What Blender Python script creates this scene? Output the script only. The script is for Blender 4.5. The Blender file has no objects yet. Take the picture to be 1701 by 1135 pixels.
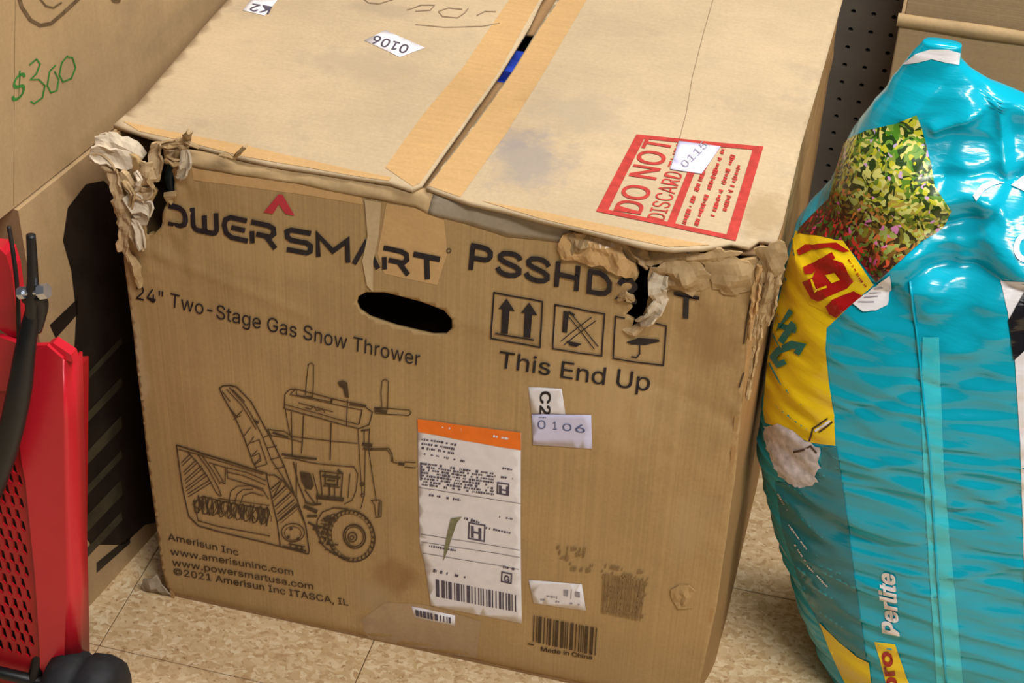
import bpy, bmesh, math, random
from mathutils import Vector, Matrix, noise
from mathutils.geometry import delaunay_2d_cdt

random.seed(7)
SC = bpy.context.scene
COL = SC.collection

# ------------------------------------------------------------------ camera
FPX, CX, CY = 2988.527, 850.5, 567.5
CAM = Vector((0.7450841, -1.3781044, 1.5873415))
R0 = Vector((0.96650385, 0.25479389, 0.03082828))       # image right
R1 = Vector((0.18008268, -0.58766292, -0.78881083))     # image down
R2 = Vector((-0.18286754, 0.76794034, -0.61386244))     # forward
cam_d = bpy.data.cameras.new('camera')
cam = bpy.data.objects.new('camera', cam_d); COL.objects.link(cam)
cam.matrix_world = Matrix(((R0.x, -R1.x, -R2.x, CAM.x), (R0.y, -R1.y, -R2.y, CAM.y), (R0.z, -R1.z, -R2.z, CAM.z), (0, 0, 0, 1)))
cam_d.sensor_width = 36.0; cam_d.lens = FPX / 1701 * 36.0
cam_d.clip_start = 0.05
SC.camera = cam

# ------------------------------------------------------------------ world, lights, exposure
world = bpy.data.worlds.new('world'); SC.world = world
world.use_nodes = True
world.node_tree.nodes['Background'].inputs[0].default_value = (0.93, 0.97, 1.0, 1)
world.node_tree.nodes['Background'].inputs[1].default_value = 0.05

def ceiling_lamp(loc, sx, sy, power, rotz=0.0):
    d = bpy.data.lights.new('fluorescent_ceiling_light', 'AREA')
    d.shape = 'RECTANGLE'; d.size = sx; d.size_y = sy; d.energy = power; d.color = (1.0, 0.985, 0.955)
    o = bpy.data.objects.new('fluorescent_ceiling_light', d); COL.objects.link(o)
    o.location = loc; o.rotation_euler = (0, 0, rotz)
    return o
ceiling_lamp((2.1, -1.45, 3.1), 2.4, 0.35, 120)
ceiling_lamp((1.3, 0.55, 3.1), 2.4, 0.35, 84)
ceiling_lamp((2.0, -3.0, 3.1), 2.4, 0.35, 24)

vs = SC.view_settings
vs.view_transform = 'Standard'; vs.look = 'None'; vs.gamma = 1.0; vs.use_curve_mapping = False
vs.exposure = 0.0

# ------------------------------------------------------------------ measuring helpers
def ray(px, py):
    return R0 * ((px - CX) / FPX) + R1 * ((py - CY) / FPX) + R2
def on_plane(px, py, ax, v):
    d = ray(px, py); s = (v - CAM[ax]) / d[ax]
    return CAM + d * s
def on_general(px, py, p0, n):
    d = ray(px, py); s = n.dot(p0 - CAM) / n.dot(d)
    return CAM + d * s

# ------------------------------------------------------------------ material helpers
def lin(c):
    return tuple(((x / 255) / 12.92 if x / 255 <= 0.04045 else ((x / 255 + 0.055) / 1.055) ** 2.4) for x in c) + (1,)
def new_mat(name, rough=0.6, spec=0.3):
    m = bpy.data.materials.new(name); m.use_nodes = True
    nt = m.node_tree; b = nt.nodes['Principled BSDF']
    b.inputs['Roughness'].default_value = rough
    b.inputs['Specular IOR Level'].default_value = spec
    return m, nt, b
def coords(nt, scale):
    tc = nt.nodes.new('ShaderNodeTexCoord'); mp = nt.nodes.new('ShaderNodeMapping')
    mp.inputs['Scale'].default_value = scale
    nt.links.new(tc.outputs['Object'], mp.inputs['Vector'])
    return mp.outputs['Vector']
def noise_tex(nt, scale3, scale=1.0, detail=4, rough=0.55):
    n = nt.nodes.new('ShaderNodeTexNoise'); nt.links.new(coords(nt, scale3), n.inputs['Vector'])
    n.inputs['Scale'].default_value = scale; n.inputs['Detail'].default_value = detail; n.inputs['Roughness'].default_value = rough
    return n.outputs['Fac']
def ramp(nt, fac, stops):
    r = nt.nodes.new('ShaderNodeValToRGB'); e = r.color_ramp.elements
    e[0].position, e[0].color = stops[0]; e[1].position, e[1].color = stops[-1]
    for p, c in stops[1:-1]:
        k = e.new(p); k.color = c
    nt.links.new(fac, r.inputs['Fac'])
    return r.outputs['Color']
def mix(nt, fac, a, b, mode='MIX'):
    m = nt.nodes.new('ShaderNodeMix'); m.data_type = 'RGBA'; m.blend_type = mode
    for s, v in ((m.inputs[0], fac), (m.inputs[6], a), (m.inputs[7], b)):
        if hasattr(v, 'is_linked'): nt.links.new(v, s)
        else: s.default_value = v
    return m.outputs[2]
def bump(nt, b, h, strength, dist):
    n = nt.nodes.new('ShaderNodeBump'); n.inputs['Strength'].default_value = strength; n.inputs['Distance'].default_value = dist
    nt.links.new(h, n.inputs['Height']); nt.links.new(n.outputs['Normal'], b.inputs['Normal'])

def flat(name, c, rough=0.6, spec=0.3, var=0.12, scale=60, metal=0.0, bump_d=0.0):
    m, nt, b = new_mat(name, rough, spec)
    f = noise_tex(nt, (scale,) * 3, 1.0, 5)
    c = lin(c); lo = tuple(x * (1 - var) for x in c[:3]) + (1,); hi = tuple(min(1, x * (1 + var)) for x in c[:3]) + (1,)
    nt.links.new(ramp(nt, f, [(0.3, lo), (0.7, hi)]), b.inputs['Base Color'])
    b.inputs['Metallic'].default_value = metal
    if bump_d: bump(nt, b, f, 0.5, bump_d)
    return m

def cardboard(name, c, flute=(420, 30, 1.5), var=0.10, stain=0.25, rough=0.72, flute_c=0.06, spec=0.25, spots=()):
    """kraft board: blotches, faint flute lines, rubbed dirt"""
    m, nt, b = new_mat(name, rough, spec)
    c = lin(c)
    def k(f): return tuple(min(1, x * f) for x in c[:3]) + (1,)
    big = ramp(nt, noise_tex(nt, (7, 7, 7), 1, 5), [(0.3, k(1 - var)), (0.7, k(1 + var))])
    fl = noise_tex(nt, flute, 1, 2)
    cc = mix(nt, 1.0, big, ramp(nt, fl, [(0.3, (1 - flute_c,) * 3 + (1,)), (0.7, (1 + flute_c * 0.6,) * 3 + (1,))]), 'MULTIPLY')
    st = ramp(nt, noise_tex(nt, (13, 13, 17), 1, 7, 0.65), [(0.56, (0, 0, 0, 1)), (0.75, (stain,) * 3 + (1,))])
    grey = tuple(0.75 * x for x in (c[0] * 0.8, c[1] * 0.86, c[2] * 1.02)) + (1,)
    cc = mix(nt, st, cc, grey)
    gr = ramp(nt, noise_tex(nt, (260, 260, 260), 1, 3), [(0.35, (0.95, 0.95, 0.95, 1)), (0.65, (1.03, 1.03, 1.03, 1))])
    cc = mix(nt, 1.0, cc, gr, 'MULTIPLY')
    for ctr, rad, sc_, amt in spots:                      # rubbed or stained places
        tc = nt.nodes.new('ShaderNodeTexCoord'); sb = nt.nodes.new('ShaderNodeVectorMath'); sb.operation = 'SUBTRACT'; nt.links.new(tc.outputs['Object'], sb.inputs[0]); sb.inputs[1].default_value = ctr
        dv = nt.nodes.new('ShaderNodeVectorMath'); dv.operation = 'DIVIDE'; nt.links.new(sb.outputs[0], dv.inputs[0]); dv.inputs[1].default_value = rad
        ln = nt.nodes.new('ShaderNodeVectorMath'); ln.operation = 'LENGTH'; nt.links.new(dv.outputs[0], ln.inputs[0])
        nz = noise_tex(nt, (38, 38, 26), 1, 8, 0.7)
        ma = nt.nodes.new('ShaderNodeMath'); ma.operation = 'MULTIPLY_ADD'; nt.links.new(nz, ma.inputs[0]); ma.inputs[1].default_value = 2.2; ma.inputs[2].default_value = -0.1
        su = nt.nodes.new('ShaderNodeMath'); su.operation = 'SUBTRACT'; nt.links.new(ma.outputs[0], su.inputs[0]); nt.links.new(ln.outputs['Value'], su.inputs[1])
        mr = nt.nodes.new('ShaderNodeMapRange'); nt.links.new(su.outputs[0], mr.inputs[0]); mr.inputs[1].default_value = 0.0; mr.inputs[2].default_value = 0.6; mr.inputs[4].default_value = amt
        cc = mix(nt, mr.outputs[0], cc, lin(sc_))
    nt.links.new(cc, b.inputs['Base Color'])
    bump(nt, b, fl, 0.35, 0.0006)
    return m

M = {}
def pf(px, py): return tuple(on_plane(px, py, 1, 0.0))
def pt(px, py): return tuple(on_plane(px, py, 2, 0.645))
M['front'] = cardboard('kraft_front', (174, 142, 96), (430, 40, 1.2), flute_c=0.09, spots=(
    (pf(650, 955), (0.035, 1, 0.04), (132, 92, 52), 0.45), (pf(1010, 640), (0.10, 1, 0.10), (196, 164, 118), 0.5), (pf(1180, 560), (0.04, 1, 0.05), (150, 116, 74), 0.7),
    (pf(228, 600), (0.012, 1, 0.12), (190, 164, 126), 0.6), (pf(620, 990), (0.03, 1, 0.035), (170, 144, 112), 0.6), (pf(1140, 880), (0.03, 1, 0.06), (186, 158, 116), 0.4), (pf(440, 420), (0.10, 1, 0.03), (194, 160, 110), 0.4)))
M['top'] = cardboard('kraft_top', (188, 164, 130), (20, 380, 20), flute_c=0.04, stain=0.5, spots=(
    (pt(880, 270), (0.05, 0.06, 1), (150, 138, 128), 0.75), (pt(850, 230), (0.03, 0.03, 1), (146, 132, 124), 0.6), (pt(600, 110), (0.07, 0.04, 1), (168, 150, 124), 0.6), (pt(960, 190), (0.06, 0.05, 1), (166, 150, 126), 0.6),
    (pt(1270, 360), (0.03, 0.05, 1), (150, 122, 82), 0.5), (pt(640, 20), (0.06, 0.02, 1), (160, 142, 120), 0.5)))
M['side'] = cardboard('kraft_side', (172, 134, 88), (40, 400, 1.2))
M['inner'] = cardboard('kraft_inner', (150, 116, 78), (30, 300, 1.2))
M['worn'] = cardboard('kraft_worn', (176, 146, 104), (60, 60, 60), var=0.25, stain=0.5)
M['grey'] = cardboard('kraft_rubbed_grey', (160, 144, 122), (60, 60, 60), var=0.2, stain=0.5)
M['shred'] = cardboard('torn_paper', (182, 154, 116), (150, 150, 150), var=0.25, stain=0.45, rough=0.9)
M['shredpale'] = cardboard('torn_paper_pale', (204, 186, 160), (150, 150, 150), var=0.2, stain=0.35, rough=0.9)
M['tape'] = cardboard('tape_over_kraft', (200, 160, 108), (25, 200, 25), var=0.08, stain=0.15, rough=0.28, spec=0.5)
M['tapepale'] = cardboard('wrinkled_tape', (196, 170, 130), (90, 90, 20), var=0.2, stain=0.3, rough=0.25, spec=0.6)
M['carton_l'] = cardboard('kraft_old', (176, 146, 106), (60, 60, 2), var=0.10, stain=0.4)
M['carton_r'] = cardboard('kraft_plain', (176, 146, 108), (2, 60, 500), var=0.06, stain=0.15)
M['ink'] = flat('black_ink', (36, 30, 34), 0.5, 0.3, 0.3, 150)
M['inkbrown'] = flat('brown_ink', (78, 60, 42), 0.6, 0.2, 0.3, 150)
M['inkfaint'] = flat('faint_ink', (104, 82, 56), 0.7, 0.2, 0.25, 150)
M['inkhalf'] = flat('half_worn_ink', (120, 94, 64), 0.7, 0.2, 0.25, 90)
M['smudge'] = flat('rubbed_print_smudge', (134, 108, 72), 0.7, 0.2, 0.2, 120)
M['pencil'] = flat('pencil', (140, 118, 92), 0.6, 0.2, 0.2, 150)
M['red_ink'] = flat('red_ink', (178, 60, 52), 0.6, 0.2, 0.18, 120)
M['logo_red'] = flat('logo_red', (190, 58, 66), 0.6, 0.2, 0.12, 120)
M['green_ink'] = flat('green_marker', (58, 122, 52), 0.6, 0.2, 0.25, 120)
M['white'] = flat('label_paper', (226, 220, 222), 0.55, 0.3, 0.05, 90)
M['lilac'] = flat('lilac_label_paper', (206, 202, 228), 0.55, 0.3, 0.04, 90)
M['orange'] = flat('orange_band', (238, 118, 34), 0.55, 0.3, 0.06, 90)
M['label_ink'] = flat('label_print', (88, 80, 92), 0.6, 0.2, 0.3, 200)
M['label_faint'] = flat('label_print_faint', (150, 144, 152), 0.6, 0.2, 0.2, 200)
M['blue_ink'] = flat('blue_grey_print', (98, 104, 140), 0.6, 0.2, 0.2, 200)
M['leaf'] = flat('dry_smear', (126, 122, 92), 0.8, 0.1, 0.25, 200)
M['black'] = flat('black_plastic', (24, 24, 26), 0.42, 0.4, 0.2, 60)
M['rubber'] = flat('black_rubber', (30, 30, 32), 0.65, 0.3, 0.25, 90, bump_d=0.0005)
M['blue'] = flat('blue_plastic', (52, 80, 196), 0.3, 0.5, 0.5, 40)
M['teal_hose'] = flat('dark_teal_hose', (40, 62, 70), 0.3, 0.5, 0.3, 60)
M['red'] = flat('red_paint', (198, 26, 44), 0.32, 0.5, 0.05, 20)
M['red_dark'] = flat('dark_red_mesh_paint', (172, 14, 28), 0.4, 0.45, 0.1, 20)
M['zinc'] = flat('zinc_bolt', (196, 200, 210), 0.25, 0.5, 0.1, 80, metal=0.85)
M['cable'] = flat('dark_cable', (44, 36, 34), 0.5, 0.3, 0.2, 60)

# speckled vinyl floor
def floor_material():
    m, nt, b = new_mat('speckled_vinyl_tile', 0.42, 0.4)
    v = nt.nodes.new('ShaderNodeTexVoronoi'); v.inputs['Scale'].default_value = 1.0
    wob = nt.nodes.new('ShaderNodeTexNoise'); wob.inputs['Scale'].default_value = 60
    tc = nt.nodes.new('ShaderNodeTexCoord'); nt.links.new(tc.outputs['Object'], wob.inputs['Vector'])
    vec = nt.nodes.new('ShaderNodeVectorMath'); vec.operation = 'MULTIPLY_ADD'
    nt.links.new(wob.outputs['Color'], vec.inputs[0]); vec.inputs[1].default_value = (0.02,) * 3
    geo = nt.nodes.new('ShaderNodeNewGeometry')
    nt.links.new(geo.outputs['Position'], vec.inputs[2])
    mp = nt.nodes.new('ShaderNodeMapping'); mp.inputs['Scale'].default_value = (150, 230, 150); mp.inputs['Rotation'].default_value = (0, 0, 0.5)
    nt.links.new(vec.outputs[0], mp.inputs['Vector']); nt.links.new(mp.outputs['Vector'], v.inputs['Vector'])
    bw = nt.nodes.new('ShaderNodeRGBToBW'); nt.links.new(v.outputs['Color'], bw.inputs[0])
    c1 = ramp(nt, bw.outputs[0], [(0.12, lin((188, 154, 112))), (0.35, lin((204, 174, 130))), (0.6, lin((212, 184, 142))), (0.85, lin((226, 204, 166)))])
    d = ramp(nt, noise_tex(nt, (150, 170, 150), 1, 3), [(0.28, lin((170, 136, 104))), (0.40, (1, 1, 1, 1))])
    c2 = mix(nt, 0.8, c1, d, 'MULTIPLY')
    nt.links.new(c2, b.inputs['Base Color'])
    return m
M['floor'] = floor_material()
M['joint'] = flat('tile_joint', (120, 98, 72), 0.9, 0.1, 0.2, 80)

# ------------------------------------------------------------------ mesh helpers
def tag(o, label=None, cat=None, group=None, kind=None):
    if label: o['label'] = label
    if cat: o['category'] = cat
    if group: o['group'] = group
    if kind: o['kind'] = kind
    return o
def empty(name, loc=(0, 0, 0)):
    o = bpy.data.objects.new(name, None); COL.objects.link(o); o.location = loc
    o.empty_display_size = 0.05
    return o
def mesh_obj(name, verts, faces, mat, parent=None, smooth=False):
    me = bpy.data.meshes.new(name); me.from_pydata([tuple(v) for v in verts], [], faces)
    me.materials.append(mat); me.validate(); me.update()
    if smooth: me.polygons.foreach_set('use_smooth', [True] * len(me.polygons))
    o = bpy.data.objects.new(name, me); COL.objects.link(o)
    if parent:
        o.parent = parent
        if parent.type == 'EMPTY': o.matrix_parent_inverse = Matrix.Translation(-Vector(parent.location))
    return o
def solidify(o, t, offset=-1.0):
    s = o.modifiers.new('thickness', 'SOLIDIFY'); s.thickness = t; s.offset = offset
    return o
def box_mesh(name, p0, p1, mat, parent=None, bevel=0.0, rot=None):
    bm = bmesh.new(); bmesh.ops.create_cube(bm, size=1)
    for v in bm.verts:
        v.co = Vector([p0[i] + (v.co[i] + 0.5) * (p1[i] - p0[i]) for i in range(3)])
        if rot: v.co = rot @ v.co
    if bevel: bmesh.ops.bevel(bm, geom=list(bm.edges), offset=bevel, segments=2, affect='EDGES')
    vs_ = [v.co.copy() for v in bm.verts]; bm.verts.index_update(); fs = [[v.index for v in f.verts] for f in bm.faces]; bm.free()
    return mesh_obj(name, vs_, fs, mat, parent)

def inside(poly, x, y):
    c = False; n = len(poly); j = n - 1
    for i in range(n):
        xi, yi = poly[i]; xj, yj = poly[j]
        if (yi > y) != (yj > y) and x < (xj - xi) * (y - yi) / (yj - yi) + xi: c = not c
        j = i
    return c
def densify(poly, step, closed=True):
    out = []; n = len(poly)
    for i in range(n if closed else n - 1):
        a = Vector(poly[i]); b = Vector(poly[(i + 1) % n]); k = max(1, int((b - a).length / step))
        out += [tuple(a.lerp(b, t / k)) for t in range(k)]
    if not closed: out.append(tuple(poly[-1]))
    return out
def fill(outer, step, holes=(), jitter=0.0):
    """triangulated polygon with holes and an even net of inner points"""
    loops = [densify(outer, step)] + [densify(h, step) for h in holes]
    if jitter:
        loops = [[(p[0] + random.uniform(-jitter, jitter), p[1] + random.uniform(-jitter, jitter)) for p in lp] for lp in loops]
    pts = []; edges = []
    for lp in loops:
        s = len(pts); pts += lp; edges += [(s + i, s + (i + 1) % len(lp)) for i in range(len(lp))]
    xs = [p[0] for p in loops[0]]; ys = [p[1] for p in loops[0]]
    def ok(x, y): return inside(loops[0], x, y) and not any(inside(h, x, y) for h in loops[1:])
    y = min(ys) + step * 0.5; r = 0
    while y < max(ys):
        x = min(xs) + step * (0.25 + 0.5 * (r % 2))
        while x < max(xs):
            if ok(x, y): pts.append((x, y))
            x += step
        y += step; r += 1
    v, e, f, *_ = delaunay_2d_cdt([Vector(p) for p in pts], edges, [], 0, 1e-7)
    fs = []
    for t in f:
        cx = sum(v[i].x for i in t) / 3; cy = sum(v[i].y for i in t) / 3
        if ok(cx, cy): fs.append(tuple(t))
    return [(p.x, p.y) for p in v], fs

def patch(name, poly, surf, step, mat, parent, eps=0.0006, holes=(), jitter=0.0, smooth=True, thick=0.0):
    """poly in photo measurements; surf maps a measured point (and lift) to the surface"""
    p, f = fill(poly, step, holes, jitter)
    o = mesh_obj(name, [surf(x, y, eps) for x, y in p], f, mat, parent, smooth)
    fix_facing(o)
    if thick: solidify(o, thick)
    return o
def fix_facing(o):
    me = o.data; me.update()
    s = Vector((0, 0, 0)); c = Vector((0, 0, 0))
    for q in me.polygons: s += q.normal * q.area; c += q.center * q.area
    if len(me.polygons) and s.dot(CAM - c / max(1e-9, sum(q.area for q in me.polygons))) < 0: me.flip_normals()

class Ink:
    """collects flat print: strokes, fills, lettering, in measured coordinates"""
    def __init__(s): s.v = []; s.f = []
    def fillpoly(s, poly, step=30):
        p, f = fill(poly, step); b = len(s.v); s.v += p; s.f += [tuple(b + i for i in t) for t in f]
    def line(s, pts, w, closed=False):
        pts = [Vector(p) for p in pts]
        if closed and len(pts) > 2: pts = pts + [pts[0]]
        if w < 7: pts = [Vector(p) for p in densify(pts, 9, False)]
        n = len(pts)
        L = []; Rr = []
        for i in range(n):
            if closed and (i == 0 or i == n - 1): a, b = pts[n - 2], pts[1]
            else: a, b = pts[max(0, i - 1)], pts[min(n - 1, i + 1)]
            d1 = (pts[i] - a); d2 = (b - pts[i])
            if d1.length < 1e-9: d1 = d2
            if d2.length < 1e-9: d2 = d1
            d1 = d1.normalized(); d2 = d2.normalized()
            t = (d1 + d2)
            t = t.normalized() if t.length > 1e-6 else d1
            nn = Vector((-t.y, t.x)); k = 1.0 / max(0.5, nn.dot(Vector((-d1.y, d1.x))))
            L.append(pts[i] + nn * w * 0.5 * k); Rr.append(pts[i] - nn * w * 0.5 * k)
        b = len(s.v)
        for i in range(n): s.v += [tuple(L[i]), tuple(Rr[i])]
        for i in range(n - 1): s.f.append((b + 2 * i, b + 2 * i + 1, b + 2 * i + 3, b + 2 * i + 2))
    def ellipse(s, c, rx, ry, w, rot=0, n=36, a0=0, a1=360):
        pts = []
        for i in range(n + 1):
            a = math.radians(a0 + (a1 - a0) * i / n); x, y = rx * math.cos(a), ry * math.sin(a)
            pts.append((c[0] + x * math.cos(rot) - y * math.sin(rot), c[1] + x * math.sin(rot) + y * math.cos(rot)))
        if w: s.line(pts, w)
        else: s.fillpoly(pts[:-1], 100)
    def text(s, string, o, e, up, bold=0.0, cap='H'):
        """o, e: baseline start and end; up: the height vector of a capital"""
        vs_, fs = glyphs(string, 0); w = max(v[0] for v in vs_); x0 = min(v[0] for v in vs_)
        h = cap_height(); o = Vector(o); e = Vector(e); up = Vector(up); b = len(s.v)
        for dx, dy in (((0, 0),) if bold <= 0 else ((-1, -.6), (1, -.6), (-1, .6), (1, .6), (0, 0))):      # bold type: overprinted
            b = len(s.v)
            for x, y in vs_: s.v.append(tuple(o + (e - o) * ((x - x0 + dx * bold) / (w - x0)) + up * ((y + dy * bold) / h)))
            s.f += [tuple(b + i for i in f) for f in fs]
    def dashes(s, o, e, h, seed, dens=0.7):
        """a run of print too small to read"""
        rnd = random.Random(seed); o = Vector(o); e = Vector(e); L = (e - o).length; d = (e - o).normalized(); x = 0.0
        while x < L:
            w = rnd.uniform(1.2, 4.5)
            if rnd.random() < dens: s.line([o + d * x, o + d * min(L, x + w)], h * rnd.uniform(0.45, 1.0))
            x += w + rnd.uniform(0.5, 1.6)
    def bars(s, a, b, c, d, n, seed):
        """barcode inside the quad a b (top) c d (bottom right, bottom left)"""
        rnd = random.Random(seed); a, b, c, d = map(Vector, (a, b, c, d)); x = 0.0
        while x < 1:
            w = rnd.choice((1, 1, 2, 3)) / n; x1 = min(1, x + w); k = len(s.v)
            s.v += [tuple(a.lerp(b, x)), tuple(a.lerp(b, x1)), tuple(d.lerp(c, x1)), tuple(d.lerp(c, x))]; s.f.append((k, k + 1, k + 2, k + 3))
            x = x1 + rnd.choice((1, 1, 2)) / n
    def build(s, name, surf, mat, parent, eps=0.0013):
        o = mesh_obj(name, [surf(x, y, eps) for x, y in s.v], s.f, mat, parent)
        return o
def print_font():
    try: return bpy.data.fonts.load(bpy.utils.system_resource('DATAFILES', path='fonts') + '/Inter.woff2')
    except Exception: return None
FONT = print_font()
_cap = []
def glyphs(string, bold):
    c = bpy.data.curves.new('lettering', 'FONT'); c.body = string; c.size = 1
    if FONT: c.font = FONT
    c.offset = bold; c.resolution_u = 3
    o = bpy.data.objects.new('lettering', c); COL.objects.link(o)
    dg = bpy.context.evaluated_depsgraph_get(); me = bpy.data.meshes.new_from_object(o.evaluated_get(dg))
    vs_ = [(v.co.x, v.co.y) for v in me.vertices]; fs = [tuple(p.vertices) for p in me.polygons]
    bpy.data.objects.remove(o); bpy.data.curves.remove(c); bpy.data.meshes.remove(me)
    return vs_, fs
def cap_height():
    if not _cap: _cap.append(max(v[1] for v in glyphs('H', 0)[0]))
    return _cap[0]

def tube(name, pts, rad, mat, parent=None, n=10, smooth=True, res=6):
    pts = [Vector(p) for p in pts]; rads = rad if isinstance(rad, (list, tuple)) else [rad] * len(pts)
    P = []; Q = []
    m = len(pts)
    for i in range(m - 1):
        p0, p1, p2, p3 = pts[max(0, i - 1)], pts[i], pts[i + 1], pts[min(m - 1, i + 2)]
        for k in range(res):
            t = k / res
            P.append(0.5 * ((2 * p1) + (p2 - p0) * t + (2 * p0 - 5 * p1 + 4 * p2 - p3) * t * t + (3 * p1 - p0 - 3 * p2 + p3) * t ** 3))
            Q.append(rads[i] * (1 - t) + rads[i + 1] * t)
    P.append(pts[-1]); Q.append(rads[-1])
    vs_ = []; fs = []; ref = Vector((0.3, 0.2, 0.93))
    for i, p in enumerate(P):
        t = (P[min(i + 1, len(P) - 1)] - P[max(0, i - 1)]).normalized()
        a = t.cross(ref); a = a.normalized() if a.length > 1e-3 else t.orthogonal().normalized()
        b = t.cross(a)
        for k in range(n):
            g = 2 * math.pi * k / n; vs_.append(p + (a * math.cos(g) + b * math.sin(g)) * Q[i])
    for i in range(len(P) - 1):
        for k in range(n): fs.append((i * n + k, i * n + (k + 1) % n, (i + 1) * n + (k + 1) % n, (i + 1) * n + k))
    fs.append(tuple(range(n - 1, -1, -1))); fs.append(tuple((len(P) - 1) * n + k for k in range(n)))
    return mesh_obj(name, vs_, fs, mat, parent, smooth)

# ================================================================== the setting
TILE = 0.3048
seam = on_plane(225, 1086, 2, 0)
floor = box_mesh('floor', (-1.6, -1.7, -0.03), (2.6, 1.2, -0.0022), M['joint'])
tag(floor, 'beige speckled vinyl tile floor under the cartons', 'floor', kind='structure')
bm = bmesh.new(); bmesh.ops.create_cube(bm, size=1)
for v in bm.verts: v.co = Vector((v.co.x * (TILE - 0.0011), v.co.y * (TILE - 0.0011), -0.0011 + v.co.z * 0.0022))
bmesh.ops.bevel(bm, geom=[e for e in bm.edges], offset=0.0006, segments=1, affect='EDGES')
tile_me = bpy.data.meshes.new('floor_tile'); bm.to_mesh(tile_me); bm.free(); tile_me.materials.append(M['floor'])
y0 = seam.y + TILE / 2 - 5 * TILE; x0 = 0.11 - 5 * TILE
for i in range(13):
    for j in range(9):
        o = bpy.data.objects.new('floor_tile', tile_me); COL.objects.link(o); o.parent = floor
        o.location = (x0 + i * TILE, y0 + j * TILE, 0)

# pegboard back wall with real holes
M['peg'] = flat('grey_pegboard', (122, 110, 98), 0.6, 0.3, 0.08, 20)
M['peghole'] = flat('dark_behind_pegboard', (18, 17, 17), 0.9, 0.1, 0.1, 20)
h0 = on_plane(1417.6, 19, 1, 0.71)
def pegboard():
    S = 0.0254; r = 0.0033; vs_ = []; fs = []
    nx0, nx1, nz0, nz1 = -40, 45, -21, 14
    ang = [math.radians(45 + 45 * k) for k in range(8)]
    for i in range(nx0, nx1):
        for j in range(nz0, nz1):
            x, z = h0.x + i * S, h0.z + j * S; b = len(vs_)
            for a in ang:
                c, s_ = math.cos(a), math.sin(a); k = 0.5 * S / max(abs(c), abs(s_)); vs_.append((x + c * k, 0.71, z + s_ * k))
            for a in ang: vs_.append((x + r * math.cos(a), 0.71, z + r * math.sin(a)))
            for a in ang: vs_.append((x + r * math.cos(a), 0.715, z + r * math.sin(a)))
            for k in range(8):
                k2 = (k + 1) % 8
                fs.append((b + k, b + k2, b + 8 + k2, b + 8 + k)); fs.append((b + 8 + k, b + 8 + k2, b + 16 + k2, b + 16 + k))
    o = mesh_obj('wall_back', vs_, fs, M['peg'])
    tag(o, 'dark grey pegboard wall with rows of small holes', 'wall', kind='structure')
    box_mesh('backing', (h0.x - 41 * S, 0.7155, h0.z - 22 * S), (h0.x + 46 * S, 0.73, h0.z + 15 * S), M['peghole'], o)
pegboard()

# ================================================================== the big carton
W, H, D = 0.66, 0.6452, 0.62
CT = empty('shipping_carton', (W / 2, D / 2, 0))
tag(CT, 'battered brown snow thrower carton with torn top corners and white labels', 'cardboard box')

def bumpf(x, c, w): return math.exp(-((x - c) / w) ** 2)
def front_y(x, z):
    y = -0.007 * math.sin(math.pi * min(1, max(0, x / W))) * math.sin(math.pi * min(1, max(0, z / H)))
    y += 0.0016 * noise.noise((x * 9, 3.1, z * 9)) + 0.0006 * noise.noise((x * 45, 9.0, z * 12))
    m1 = bumpf(x, 0.035, 0.05) * bumpf(z, 0.60, 0.09)           # crushed corners and torn spots
    m2 = bumpf(x, 0.545, 0.07) * bumpf(z, 0.61, 0.055)
    m3 = bumpf(x, 0.655, 0.035) * bumpf(z, 0.5, 0.25)
    if z < 0.02: y += 0.007 * (1 - max(0, z) / 0.02) ** 2            # worn, tucked-in bottom edge
    n = noise.noise((x * 45, 1.0, z * 40)) + 0.6 * noise.noise((x * 95, 4.0, z * 95))
    y += (m1 * 0.007 + m2 * 0.005 + m3 * 0.003) * n - m2 * 0.006
    for (xa, za, xb, zb, amp, wd) in ((0.50, 0.49, 0.66, 0.43, 0.002, 0.010), (0.02, 0.52, 0.20, 0.475, -0.0016, 0.006), (0.24, 0.03, 0.30, 0.12, 0.002, 0.007), (0.27, 0.505, 0.50, 0.50, -0.0015, 0.008)):
        ax, az = xb - xa, zb - za; t = max(0, min(1, ((x - xa) * ax + (z - za) * az) / (ax * ax + az * az)))
        d = math.hypot(x - xa - ax * t, z - za - az * t); y += amp * math.exp(-(d / wd) ** 2)
    return y
def F(px, py, eps=0.0):
    p = on_plane(px, py, 1, 0.0)
    return Vector((p.x, front_y(p.x, p.z) - eps, p.z))
def top_z(x, y):
    z = 0.0012 * noise.noise((x * 6, y * 6, 2.2)) + 0.0006 * noise.noise((x * 22, y * 22, 5.0))
    z += 0.004 * math.sin(math.pi * min(1, max(0, x / W * 2 % 1))) * min(1, y / 0.1) * 0.5
    return H + z
def T(px, py, eps=0.0):
    p = on_plane(px, py, 2, H)
    return Vector((p.x, p.y, top_z(p.x, p.y) + eps))

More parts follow.
